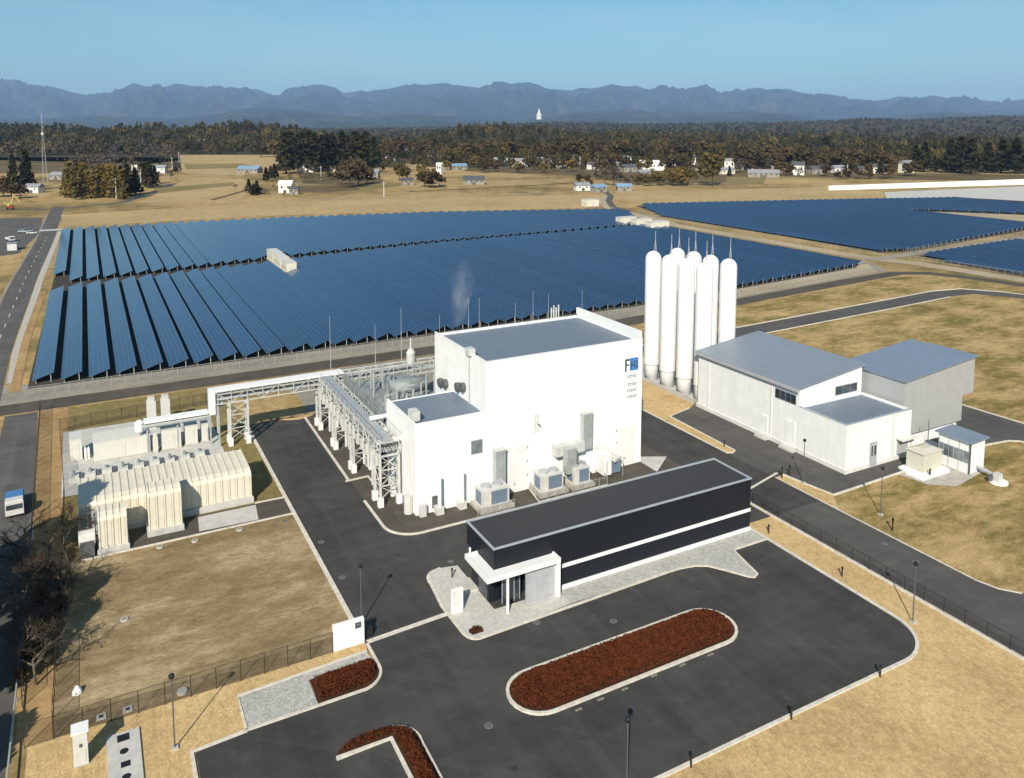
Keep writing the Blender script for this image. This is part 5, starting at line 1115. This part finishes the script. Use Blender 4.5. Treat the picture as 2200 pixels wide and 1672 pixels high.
HS += [(1060, 352, 12, 8, 5, 'g', 'roof_grey', 'grey roofed house left of the pale wide one'), (1085, 349, 10, 8, 6, 'w', 'roof_dark', 'small white house beside the grey roofed one at village left'), (1135, 350, 12, 8, 6, 'w', 'roof_grey', 'pale house tucked behind the wide one'),
       (1210, 362, 11, 8, 4, 'g', 'roof_dark', 'low dark roofed house right of the white gabled one'), (1275, 364, 12, 8, 5, 'w', 'roof_dark', 'white house with dark roof by the village bare trees'), (1322, 362, 10, 8, 5, 'g', 'roof_grey', 'grey house between road and white hall'),
       (1438, 356, 12, 8, 6, 'w', 'roof_grey', 'white house just right of the wide hall'), (1505, 366, 10, 8, 5, 'g', 'roof_dark', 'dark roofed house left of the olive gold tree'), (1605, 364, 12, 8, 5, 'w', 'roof_dark', 'white house between olive tree and right woods'),
       (1668, 370, 10, 8, 5, 'g', 'roof_grey', 'grey house behind the long shed'), (1800, 372, 11, 8, 5, 'w', 'roof_grey', 'pale house midway along the right woods'), (1842, 374, 10, 8, 5, 'g', 'roof_dark', 'dark roofed house left of the cream house'),
       (840, 346, 12, 8, 5, 'w', 'roof_dark', 'white house far right of the cedar grove'), (765, 372, 11, 8, 5, 'w', 'roof_grey', 'pale house hidden at the right foot of the grove')]
for hs in HS: house(*hs)
xw, yw = G(1780, 409); xe, ye = G(2400, 391)
t = thing('long_white_wall', 'long white concrete wall on the far right plain', 'wall', (xw, yw, 0))
d = Vector((xe - xw, ye - yw)).normalized(); n_ = Vector((-d.y, d.x)) * .6
MB().prism([(xw - n_.x, yw - n_.y), (xe - n_.x, ye - n_.y), (xe + n_.x, ye + n_.y), (xw + n_.x, yw + n_.y)], 0, [3.2, 4.8, 4.8, 3.2]).build('wall', 'white_plain', t)
# lattice radio mast, far white tower, poles
x, y = G(98, 398); t = thing('radio_mast', 'pale lattice radio mast rising above the left houses', 'mast', (x, y, 0))
e = MB(); H_ = 54
for i in range(18):
    z0, z1 = H_ * i / 18, H_ * (i + 1) / 18; w0, w1 = 1.6 * (1 - i / 19), 1.6 * (1 - (i + 1) / 19)
    c0 = [(x + sx * w0, y + sy * w0, z0) for sx, sy in ((-1, -1), (1, -1), (1, 1), (-1, 1))]; c1 = [(x + sx * w1, y + sy * w1, z1) for sx, sy in ((-1, -1), (1, -1), (1, 1), (-1, 1))]
    for j in range(4): e.beam(c0[j], c1[j], .14); e.beam(c0[j], c1[(j + 1) % 4], .07)
e.build('lattice', 'mid_grey', t); MB().tube((x, y, 38), (x, y, 40), 1.0, n=10).build('antenna', 'steel', t)
x, y = bearing(1158, 8700); zz = h_at(250, 8700); t = thing('monument_tower', 'white monument tower on the far wooded hill', 'tower', (x, y, zz - 30))
MB().lathe(x, y, [(30, zz - 34), (26, zz), (30, zz + 18), (16, zz + 30), (12, zz + 50), (5, zz + 72), (2.0, zz + 84)], 10).build('tower', 'base_grey', t)
for i, (px, py, hh) in enumerate([(196, 398, 12), (250, 428, 13), (265, 426, 12), (303, 404, 12), (325, 392, 12), (690, 388, 12), (370, 366, 13), (385, 352, 13), (825, 423, 10), (1820, 383, 12)]):
    x, y = G(px, py); t = thing('wooden_pole', ['leftmost power pole before the bamboo grove', 'left of two power poles below the bamboo', 'right of two power poles below the bamboo', 'power pole before the white house at left', 'power pole beside the dark trees at left', 'power pole before the cedar grove', 'nearer power pole on the country road', 'farther power pole on the country road', 'power pole on the bare middle field', 'power pole in the right village'][i], 'power pole', (x, y, 0), 'power poles in the far fields')
    MB().tube((x, y, 0), (x, y, hh), .28, .18, n=6).build('shaft', 'base_grey', t); MB().beam((x - 1, y, hh - 1), (x + 1, y, hh - 1), .2).build('crossarm', 'base_grey', t)

# ------------------------------------------------------------------ trees
def leaf_cloud(n, env, size, rs):
    """n leaf-clump quads; env(u) draws a point of the crown"""
    P = np.array([env(rs) for _ in range(n)]); a = rs.normal(size=(n, 3)); a /= np.linalg.norm(a, axis=1)[:, None]
    r_ = rs.normal(size=(n, 3)); b_ = np.cross(a, r_); b_ /= np.linalg.norm(b_, axis=1)[:, None]
    s = (size * rs.uniform(.6, 1.3, n))[:, None]
    V = np.stack([P - a * s - b_ * s * .7, P + a * s - b_ * s * .55, P + a * s * .9 + b_ * s * .7, P - a * s * .8 + b_ * s * .6], 1).reshape(-1, 3)
    return V
def env_conifer(rs):
    t_ = rs.uniform(0, 1) ** 1.25; r_ = .21 * (1 - t_) ** .8 * math.sqrt(rs.uniform(.1, 1)); a = rs.uniform(0, 6.283)
    return (r_ * math.cos(a), r_ * math.sin(a), .1 + .9 * t_)
LOBES = {}
def env_broad(seed, wide=.36, low=.28):
    rs0 = np.random.default_rng(seed); L = [(rs0.uniform(-.2, .2), rs0.uniform(-.2, .2), rs0.uniform(low + .14, .84), rs0.uniform(.11, .21)) for _ in range(9)]
    def f(rs):
        cx, cy, cz, r_ = L[rs.integers(len(L))]; v = rs.normal(size=3); v /= np.linalg.norm(v); k = r_ * rs.uniform(.45, 1) ** .5
        return ((cx + v[0] * k) * wide / .36, (cy + v[1] * k) * wide / .36, min(1, max(low, cz + v[2] * k * .9)))
    return f
def env_bamboo(rs):
    t_ = rs.uniform(0, 1); r_ = .15 * (1 - .55 * t_) * math.sqrt(rs.uniform(0, 1)); a = rs.uniform(0, 6.283)
    return (r_ * math.cos(a) + .08 * t_ * t_, r_ * math.sin(a), .05 + .95 * t_)
def crown_mesh(name, V, m):
    me = bpy.data.meshes.new(name); n = len(V) // 4
    me.from_pydata(V.tolist(), [], np.arange(n * 4).reshape(-1, 4).tolist()); me.materials.append(M[m]); return me
rs = np.random.default_rng(3)
CROWN = {'cedar': [crown_mesh('crown', leaf_cloud(300, env_conifer, .05, rs), 'cedar') for _ in range(3)],
         'brown': [crown_mesh('crown', leaf_cloud(330, env_broad(i, .4, .16), .058, rs), 'brownwood') for i in range(4)],
         'olive': [crown_mesh('crown', leaf_cloud(330, env_broad(i + 9, .4, .14), .058, rs), 'olive') for i in range(3)],
         'bare': [crown_mesh('crown', leaf_cloud(170, env_broad(i + 20, .4, .2), .035, rs), 'bare') for i in range(3)],
         'bamboo': [crown_mesh('crown', leaf_cloud(170, env_bamboo, .04, rs), 'olive') for _ in range(2)]}
TR = MB().tube((0, 0, 0), (0, 0, .55), .022, .012, n=5); [TR.tube((0, 0, .3 + .06 * i), (.12 * math.cos(i * 2), .12 * math.sin(i * 2), .5 + .07 * i), .009, .004, n=4) for i in range(4)]
TRUNK = TR.mesh('trunk', 'bark')
tree_n = 0
def tree(x, y, z, h, kind, label, group, wx=1.0, cat='tree'):
    name = {'cedar': 'cedar_tree', 'brown': 'broadleaf_tree', 'olive': 'broadleaf_tree', 'bare': 'bare_tree', 'bamboo': 'bamboo_clump'}[kind]
    t = thing(name, label, cat, (x, y, z), group)
    for nm, me in (('trunk', TRUNK), ('crown', random.choice(CROWN[kind]))):
        o = bpy.data.objects.new(nm, me); COL.objects.link(o); o.parent = t
        o.scale = (h * wx, h * wx, h); o.rotation_euler = (0, 0, random.uniform(0, 6.28))
    return t
def trow(lst, kind, label, group, wx=1.0):
    for px, py, top in lst:
        x, y = G(px, py); d = 1737 * CAM_H / (py - 265)
        tree(x, y, 0, (py - top) * d / 1737, kind, label, group, wx)
trow([(30, 408, 333)], 'cedar', 'dark pointed cedar at far left, left of two', 'pair of dark cedars at far left', .95)
trow([(58, 410, 322)], 'cedar', 'dark pointed cedar at far left, right of two', 'pair of dark cedars at far left', 1.05)
trow([(8, 424, 385), (25, 428, 388), (45, 426, 392), (-15, 424, 380), (10, 415, 375)], 'brown', 'dark bushy tree at the far left edge below the cedars', 'bushy trees at far left', 1.3)
trow([(140 + i * 11.5, 426 + random.uniform(-6, 4), 356 + random.uniform(-6, 10)) for i in range(12)] + [(150 + i * 14, 414, 350 + random.uniform(-4, 8)) for i in range(8)], 'bamboo', 'olive bamboo clump in the grove left of the fields', 'olive bamboo grove', 1.25)
trow([(262, 424, 358), (275, 420, 352), (292, 418, 360), (312, 402, 350), (322, 404, 346), (333, 396, 356)], 'cedar', 'dark tree standing between bamboo grove and country road', 'dark trees right of the bamboo', 1.3)
trow([(618 + i * 15 + random.uniform(-5, 5), 366 + random.uniform(-6, 8), 284 + random.uniform(-4, 14)) for i in range(13)] + [(625 + i * 18, 352, 282 + random.uniform(0, 10)) for i in range(10)], 'cedar', 'tall dark cedar in the grove behind middle houses', 'tall cedar grove', 1.35)
trow([(735, 398, 352), (752, 404, 345), (770, 400, 338), (788, 396, 350), (760, 388, 330)], 'brown', 'brown tree at the right foot of the cedar grove', 'brown trees by the grove', 1.1)
trow([(858, 388, 345), (872, 386, 352), (905, 384, 350)], 'olive', 'olive tree on the bare field right of the grove', 'olive trees on the bare field', .9)
trow([(912, 402, 366), (930, 404, 362), (945, 400, 372), (920, 396, 364)], 'brown', 'dark bush beside the narrow white tower house', 'dark bushes in the field', 1.4)
trow([(535, 414, 385), (552, 418, 388), (545, 420, 394), (572, 390, 360), (590, 384, 352), (582, 380, 356)], 'cedar', 'small dark tree near the tall white gabled house', 'small dark trees by the white house', 1.5)
trow([(1245, 392, 372), (1262, 394, 374)], 'brown', 'brown bush beside the village track', 'bushes by the village track', 1.3)
trow([(1372, 398, 372), (1395, 400, 370), (1418, 399, 366), (1440, 399, 362), (1462, 400, 358), (1478, 398, 360), (1450, 394, 360), (1405, 392, 368)], 'olive', 'olive bush in the hedge row before the village', 'olive hedge row before the village', 1.3)
trow([(1530, 400, 318)], 'olive', 'big olive gold tree standing in front of the village', None, .85)
trow([(1300, 398, 350), (1318, 400, 352)], 'bare', 'grey bare tree at the village track', 'bare trees at the track', 1)
trow([(1820, 386, 362), (1845, 385, 358), (1868, 386, 364), (1910, 384, 352), (1800, 386, 365)], 'brown', 'brown bush before the right village houses', 'bushes before the right village', 1.3)
trow([(2040, 372, 300), (2062, 370, 294), (2085, 374, 298), (2120, 372, 306), (2150, 372, 300), (2180, 374, 298), (2215, 374, 296), (1985, 370, 306), (1965, 368, 312)], 'cedar', 'big dark tree at the right edge of the woods', 'big dark trees at far right', 1.5)
trow([(1600 + i * 23, 366 + random.uniform(-4, 4), 318 + random.uniform(-8, 12)) for i in range(14)], random.choice(['brown']), 'brown tree in front of the right hand woods', 'front trees of the right woods', 1.2)
trow([(1000 + i * 22, 346 + random.uniform(-4, 3), 302 + random.uniform(-8, 12)) for i in range(25)], 'brown', 'brown winter tree behind the village houses', 'trees behind the village', 1.15)
trow([(160 + i * 18, 372 + random.uniform(-5, 5), 330 + random.uniform(-8, 10)) for i in range(8)], 'bare', 'grey bare tree behind the bamboo grove', 'bare trees behind the bamboo', 1.1)
trow([(345, 356, 322), (362, 350, 316), (372, 352, 312), (355, 344, 310)], 'bare', 'grey bare tree on the country road bend', 'bare trees on the road bend', .9)
trow([(20 + i * 26, 345 + random.uniform(-4, 4), 300 + random.uniform(-6, 8)) for i in range(14)], 'bare', 'grey brown tree at the foot of the left wood', 'trees at foot of left wood', 1.2)
trow([(560 + i * 30, 338, 300 + random.uniform(-6, 6)) for i in range(15)], 'brown', 'brown tree at the back of the middle fields', 'trees behind the middle fields', 1.2)

def scatter(n, x0, x1, b0, b1, h0, h1, kinds, label, group, wx=1.2):
    for i in range(n):
        px = x0 + (x1 - x0) * (i + random.uniform(.1, .9)) / n; py = random.uniform(b0, b1)
        trow([(px, py, py - random.uniform(h0, h1))], random.choice(kinds), label, group, wx)
scatter(34, 1010, 1560, 352, 372, 22, 36, ['brown', 'brown', 'bare', 'olive'], 'garden tree standing between the village houses', 'garden trees of the village')
scatter(26, 1560, 2010, 366, 380, 22, 38, ['brown', 'brown', 'bare', 'cedar'], 'tree between the scattered right village houses', 'trees of the right village')
scatter(16, 820, 1030, 338, 372, 18, 30, ['brown', 'bare', 'olive'], 'small tree near the blue roofed sheds', 'small trees by the blue sheds')
scatter(14, 620, 800, 378, 392, 14, 26, ['bare', 'brown'], 'low tree at the foot of the cedar grove houses', 'low trees below the cedar grove')
scatter(12, 1240, 1390, 385, 398, 12, 24, ['brown', 'bare'], 'bush beside the bend of the gravel track', 'bushes at the track bend', 1.5)
scatter(10, 285, 390, 360, 398, 18, 34, ['cedar', 'bare', 'brown'], 'tree along the left country road', 'trees on the left country road')
scatter(9, 500, 650, 398, 420, 9, 18, ['brown', 'bare'], 'field bush around the tall white gabled house', 'bushes at the gabled house', 1.6)
M['scrub'] = ground_mat('brown_scrub_ground', [(0.36, (0.06, 0.045, 0.022)), (0.6, (0.16, 0.12, 0.06))], 0.03, 0.25, 0.5, fine=1)
struct('scrub_ground', px_poly([(985, 352), (1560, 362), (1560, 392), (1360, 396), (1240, 378), (1000, 368)]), 0.08, M['scrub'])
struct('scrub_ground', px_poly([(1560, 366), (2300, 378), (2300, 390), (1900, 386), (1650, 378), (1560, 380)]), 0.08, M['scrub'])
struct('scrub_ground', px_poly([(640, 372), (800, 372), (830, 392), (760, 400), (650, 394)]), 0.08, M['scrub'])
struct('scrub_ground', px_poly([(645, 400), (760, 398), (775, 408), (690, 414), (640, 412)]), 0.09, M['scrub'])
struct('scrub_ground', px_poly([(-200, 340), (320, 352), (385, 345), (372, 360), (300, 372), (-200, 372)]), 0.08, M['scrub'])
struct('straw_field', px_poly([(860, 350), (985, 355), (990, 372), (870, 362)]), 0.07, M['field_pale'])
struct('olive_field', px_poly([(395, 352), (520, 352), (560, 360), (400, 364)]), 0.09, M['field_olive'])
struct('olive_field', px_poly([(330, 404), (500, 392), (510, 398), (340, 416)]), 0.09, M['field_olive'])
track('field_path', [G(388, 380), G(480, 376), G(520, 368), G(560, 352)], 5, .1, M['trackg'])
track('field_path', [G(455, 430), G(520, 412), G(560, 398)], 4, .1, M['scrub'])
track('field_path', [G(880, 412), G(1100, 402), G(1245, 392)], 5, .1, M['scrub'])
track('field_path', [G(1000, 398), G(1120, 390), G(1230, 384)], 4, .1, M['trackg'])

# wooded hills, far forest as one mass
XS = [-600, 0, 100, 190, 225, 270, 330, 400, 440, 490, 560, 640, 700, 800, 900, 950, 1000, 1060, 1150, 1250, 1400, 1600, 1800, 1900, 2000, 2200, 2800]
TS = [262, 266, 264, 270, 276, 264, 263, 270, 263, 256, 261, 271, 282, 291, 290, 276, 264, 262, 269, 279, 282, 284, 284, 291, 286, 290, 288]
def ridge_z(px, d):                 # terrain of the wooded plateau
    d0 = float(np.interp(px, [-600, 600, 950, 2800], [1100, 1200, 840, 780])); d1 = 1900.0
    top = max(4, h_at(np.interp(px, XS, TS), d1) - 17)
    k = min(1, max(0, (d - d0) / (d1 - d0)))
    return top * (k * k * (3 - 2 * k)) if d < 2500 else top * max(0, 1 - (d - 2500) / 900)
cols = np.arange(-900, 3101, 50); dist = [760, 860, 960, 1040, 1120, 1200, 1280, 1360, 1450, 1550, 1650, 1780, 1900, 2100, 2300, 2500, 2800, 3100, 3450]
mb = MB(); nC = len(cols)
for d in dist:
    for px in cols: x, y = bearing(px, d); mb.v.append((x, y, ridge_z(px, d) - (2.0 if d in (760, 3450) else 0)))
for j in range(len(dist) - 1):
    for i in range(nC - 1): mb.f.append((j * nC + i, j * nC + i + 1, (j + 1) * nC + i + 1, (j + 1) * nC + i))
tag(mb.build('wooded_hills', 'hills', smooth=True), kind='structure')

struct('wooded_plain', [bearing(p, 2150) for p in range(-900, 3101, 400)] + [bearing(p, 17000) for p in range(3100, -901, -400)], 0.5, M['hills'])
# mountains
MX = [-900, -400, 0, 80, 180, 210, 280, 380, 470, 560, 605, 625, 695, 740, 790, 850, 960, 1030, 1060, 1125, 1170, 1270, 1310, 1380, 1450, 1490, 1515, 1545, 1610, 1670, 1720, 1760, 1800, 1880, 1950, 2050, 2190, 2500, 3100]
MY = [190, 180, 170, 178, 205, 200, 184, 182, 192, 193, 206, 196, 184, 200, 200, 192, 183, 189, 180, 181, 189, 197, 185, 188, 197, 192, 184, 197, 193, 192, 200, 200, 210, 216, 206, 213, 216, 210, 200]
def fbm(x, y, o=5, seed=0):
    from mathutils import noise as mn
    return mn.fractal(Vector((x, y, seed * 7.3)), 1.0, 2.1, o)
def range_mesh(name, d0, d1, dtop, prof, px0, px1, step, rows, seed, rough, m):
    cols = np.arange(px0, px1 + 1, step); mb = MB(); nC = len(cols)
    for j in range(rows + 1):
        d = d0 + (d1 - d0) * j / rows
        for px in cols:
            x, y = bearing(px, d); top = h_at(prof(px), dtop)
            k = (d - d0) / (dtop - d0); k = k if k < 1 else max(0, 1 - (d - dtop) / (d1 - dtop))
            s = k ** .8
            u_ = px * dtop / 1737; n = fbm(u_ / (dtop * .035), d / (dtop * .07), 6, seed); n2 = 1 - abs(fbm(u_ / (dtop * .06) + 5, d / (dtop * .12), 5, seed + 3)) * 2.2
            n3 = 1 - abs(fbm(u_ / (dtop * .014) + 9, d / (dtop * .035), 4, seed + 6)) * 2
            z = top * s * (1 + (rough * n + rough * (n2 - .55)) * (1 - s * .9)) + top * .26 * (n3 - .5) * (s * (1 - s) * 3.2) + top * .016 * fbm(px / 9, d / (dtop * .02), 3, seed + 5) * s
            mb.v.append((x, y, max(-40, z) if j not in (0, rows) else -40))
    for j in range(rows):
        for i in range(nC - 1): mb.f.append((j * nC + i, j * nC + i + 1, (j + 1) * nC + i + 1, (j + 1) * nC + i))
    tag(mb.build(name, m, smooth=True), kind='structure'); return mb.v
range_mesh('mountains', 16500, 31000, 26500, lambda p: np.interp(p, MX, MY), -900, 3100, 8, 90, 1, .75, 'mountain')
hv = range_mesh('far_hills', 2700, 7200, 5600, lambda p: np.interp(p, [-900, 0, 600, 700, 1000, 1100, 1200, 1300, 1500, 1750, 1850, 1960, 2060, 2200, 3100], [282, 284, 284, 280, 276, 268, 264, 268, 268, 264, 256, 260, 255, 253, 255]), -900, 3100, 7, 44, 4, .75, 'hills')
range_mesh('foothills', 10500, 18500, 15000, lambda p: 246 + 8 * math.sin(p / 130) + 6 * math.sin(p / 57 + 1), -900, 3100, 8, 40, 9, .55, 'mountain')

protos = [np.array([v.co[:] for v in me.vertices]) for k_ in ('cedar', 'brown', 'brown', 'olive', 'bare') for me in CROWN[k_][:2]]
def upright(V, k):            # leaf clumps drawn out upwards, as in a stand of tall trunks
    Q = V.reshape(-1, 4, 3); c_ = Q.mean(1, keepdims=True); D = Q - c_; D[:, :, 2] *= k; D[:, :, :2] *= .75; return (c_ + D).reshape(-1, 3)
small = [upright(leaf_cloud(52, f_, s_, rs), 1.45) for f_, s_ in ((env_conifer, .075), (env_broad(40, .3), .085), (env_broad(41, .26), .085), (env_broad(42, .34), .085), (env_conifer, .07), (env_broad(43, .36), .09), (env_broad(44, .3), .09))]
VV = []
N_T = 7500
for i in range(N_T):
    px = rs.uniform(-700, 2900); d0 = float(np.interp(px, [-600, 600, 950, 2800], [1120, 1215, 850, 790]))
    d = d0 + (2050 - d0) * rs.uniform(0, 1) ** 1.15
    x, y = bearing(px, d); z = ridge_z(px, d); h = rs.uniform(9, 15) * (1.5 if rs.uniform() < .22 else 1); w = h * rs.uniform(.9, 1.4); a = rs.uniform(0, 6.28)
    V = small[rs.integers(len(small))]; c_, s_ = math.cos(a), math.sin(a)
    VV.append(np.stack([x + (V[:, 0] * c_ - V[:, 1] * s_) * w, y + (V[:, 0] * s_ + V[:, 1] * c_) * w, z - 1 + V[:, 2] * h], 1))
HV = np.array(hv); ok = np.nonzero(HV[:, 2] > -5)[0]
coarse = [leaf_cloud(16, f_, .17, rs) for f_ in (env_broad(50, .4), env_broad(51, .4), env_conifer)]
for i in range(9000):
    p = HV[ok[rs.integers(len(ok))]]; h = rs.uniform(9, 19); w = h * rs.uniform(1.2, 2.4); V = coarse[rs.integers(3)]
    jx, jy = rs.uniform(-25, 25, 2)
    VV.append(np.stack([p[0] + jx + V[:, 0] * w, p[1] + jy + V[:, 1] * w, p[2] - 2 + V[:, 2] * h], 1))
VV = np.concatenate(VV).astype(np.float32); nq = len(VV) // 4
me = bpy.data.meshes.new('far_forest'); me.vertices.add(len(VV)); me.vertices.foreach_set('co', VV.ravel()); me.loops.add(nq * 4); me.loops.foreach_set('vertex_index', np.arange(nq * 4, dtype=np.int32))
me.polygons.add(nq); me.polygons.foreach_set('loop_start', np.arange(0, nq * 4, 4, dtype=np.int32)); me.polygons.foreach_set('loop_total', np.full(nq, 4, dtype=np.int32)); me.update(); me.validate()
me.materials.append(M['forest']); fo = bpy.data.objects.new('far_forest', me); COL.objects.link(fo)
tag(fo, 'brown and dark green winter forest covering the far low hills', 'forest', kind='stuff')


# ------------------------------------------------------------------ near trees at the left edge (bare, and evergreens mostly outside the frame that throw the shade)
def bare_tree(x, y, h, label, seed):
    rd = random.Random(seed); t = thing('bare_tree', label, 'tree', (x, y, 0), 'bare trees by the left lane')
    tr = MB(); tw = MB()
    def grow(p, d, L, r, depth):
        q = p + d * L; (tr if depth < 2 else tw).tube(p, q, r, r * .65, n=6 if depth < 2 else 4, cap=False)
        if depth >= 5: return
        for _ in range(3 if depth else 4):
            a = Vector((rd.gauss(0, 1), rd.gauss(0, 1), rd.gauss(.15, .6))).normalized(); nd = (d * .75 + a * .75).normalized()
            grow(p + d * L * rd.uniform(.55, 1), nd, L * rd.uniform(.55, .8), r * .58, depth + 1)
    grow(Vector((x, y, 0)), Vector((rd.uniform(-.15, .15), rd.uniform(-.1, .1), 1)).normalized(), h * .32, h * .018, 0)
    tr.build('trunk', 'bark_light', t); tw.build('crown', 'bark' if seed > 70 else 'bark_light', t)
BT = [(-6.9, 84, 7.5, 'bare grey tree in the strip by the left lane, third from the near end'), (-7.4, 90.5, 6.5, 'bare grey tree in the strip by the left lane, farthest of all'), (-6.3, 78.2, 6.5, 'bare grey tree in the strip by the left lane, nearest of all'),
      (-5.6, 81.3, 5.5, 'bare grey tree in the strip by the left lane, second from the near end'), (-5.4, 87.2, 5.0, 'bare grey tree in the strip by the left lane, last but one')]
for i, (x, y, h, lb) in enumerate(BT): bare_tree(x, y, h, lb, 31 + i)
spots = ['beside the lane truck', 'below the lane truck', 'at the far end of the fenced strip', 'close to the small cream unit', 'left of the dirt lot fence', 'against the dirt lot fence', 'in the middle of the strip', 'over the lane kerb', 'near the nearest fence corner', 'bent over the fence', 'leaning across the lane', 'standing tallest of the tangle', 'forked low beside the fence', 'at the near end of the tangle']
for i in range(14):
    x = random.uniform(-8.0, -3.0); y = 74.5 + i * 1.75
    bare_tree(x, y, 9.5 if i == 11 else random.uniform(5.5, 8.5), 'tangled dark bare tree ' + spots[i], 71 + i)
for i in range(34):
    x = random.uniform(-7.2, -3.8); y = 75 + i * .62
    t = thing('shrub', 'low brown shrub in the strip between lane and dirt lot', 'shrub', (x, y, 0), 'brown shrubs by the left lane')
    for nm, me in (('stem', TRUNK), ('crown', random.choice(CROWN['bare' if i % 3 else 'brown']))):
        o = bpy.data.objects.new(nm, me); COL.objects.link(o); o.parent = t; h = random.uniform(1.2, 2.6); o.scale = (h * 1.2, h * 1.2, h); o.rotation_euler = (0, 0, i)
def evergreen(x, y, h, r, label, seed):
    rs_ = np.random.default_rng(seed); t = thing('evergreen_tree', label, 'tree', (x, y, 0), 'evergreens at the left edge')
    MB().tube((x, y, 0), (x, y, h * .7), .25, .1, n=8).build('trunk', 'bark', t)
    V = leaf_cloud(5200, env_broad(seed, .36, .1), .024, rs_); V[:, 0] *= r / .36; V[:, 1] *= r / .36; V[:, 2] *= h
    V2 = V.copy(); me = bpy.data.meshes.new('crown')
    me.from_pydata(V2.tolist(), [], np.arange(len(V2)).reshape(-1, 4).tolist()); me.materials.append(M['cedar']); o = bpy.data.objects.new('crown', me); COL.objects.link(o); o.parent = t
evergreen(-14.6, 92, 11.5, 2.8, 'dark evergreen beyond the left lane, farthest of four', 61)
evergreen(-14.8, 84, 14, 3.0, 'dark evergreen beyond the left lane, second farthest of four', 62)
evergreen(-14.2, 77, 14, 3.2, 'dark evergreen beyond the left lane, second nearest of four', 64)
evergreen(-12.4, 75.2, 15.5, 3.2, 'broad dark evergreen squeezed close beside the left lane', 68)
evergreen(-16.0, 58.5, 12, 3.0, 'dark evergreen left of the lane by the bottom corner', 69)
evergreen(-13.2, 70.5, 14.5, 3.0, 'dark evergreen beyond the left lane, nearest of four', 65)
evergreen(-13.9, 87.8, 21.5, 3.4, 'tallest dark evergreen towering beyond the left lane', 63)

# ------------------------------------------------------------------ steam and air
x, y = G(985, 742)
st = MB(); st.lathe(x, y, [(.5, 2.5), (1.3, 5), (2.0, 8), (2.6, 11), (3.0, 14), (2.6, 16.6), (1.4, 18.2), (.3, 18.8)], 14)
for i, v in enumerate(st.v): k = max(0, v[2] - 2.5) / 12; st.v[i] = (v[0] + k * k * 1.7, v[1] + k * 1.0, v[2])
mm_ = bpy.data.materials.new('steam'); mm_.use_nodes = True; nt = mm_.node_tree; nt.nodes.remove(nt.nodes['Principled BSDF'])
pv = nt.nodes.new('ShaderNodeVolumePrincipled'); pv.inputs['Color'].default_value = (.95, .96, 1, 1)
nz = noise(nt, texco(nt, (1, 1, .5)), .5, 5, .65)
tg = nt.nodes.new('ShaderNodeTexCoord'); vm = nt.nodes.new('ShaderNodeVectorMath'); vm.operation = 'SUBTRACT'; vm.inputs[1].default_value = (.5, .5, .42)
vs_ = nt.nodes.new('ShaderNodeVectorMath'); vs_.operation = 'MULTIPLY'; vs_.inputs[1].default_value = (1.0, 1.0, .85)
vl = nt.nodes.new('ShaderNodeVectorMath'); vl.operation = 'LENGTH'; nt.links.new(tg.outputs['Generated'], vm.inputs[0]); nt.links.new(vm.outputs[0], vs_.inputs[0]); nt.links.new(vs_.outputs[0], vl.inputs[0])
fade = math_n(nt, 'MAXIMUM', math_n(nt, 'SUBTRACT', .5, vl.outputs['Value']), 0)
nt.links.new(math_n(nt, 'MULTIPLY', math_n(nt, 'MULTIPLY', math_n(nt, 'MAXIMUM', math_n(nt, 'SUBTRACT', nz, .40), 0), fade), 1.7), pv.inputs['Density']); nt.links.new(pv.outputs[0], nt.nodes['Material Output'].inputs['Volume'])
tag(st.build('steam', mm_, org=(x, y, 7.5), smooth=True), 'thin white steam drifting up behind the tall building', 'steam', kind='stuff')
hz = MB().box(-34000, 34000, -3000, 34000, -45, 1560)
hm = bpy.data.materials.new('haze'); hm.use_nodes = True; nt = hm.node_tree; nt.nodes.remove(nt.nodes['Principled BSDF'])
pv = nt.nodes.new('ShaderNodeVolumePrincipled'); pv.inputs['Color'].default_value = (.38, .60, 1.0, 1); pv.inputs['Density'].default_value = 3.4e-5; pv.inputs['Anisotropy'].default_value = 0.0
nt.links.new(pv.outputs[0], nt.nodes['Material Output'].inputs['Volume'])
tag(hz.build('haze', hm), kind='stuff')
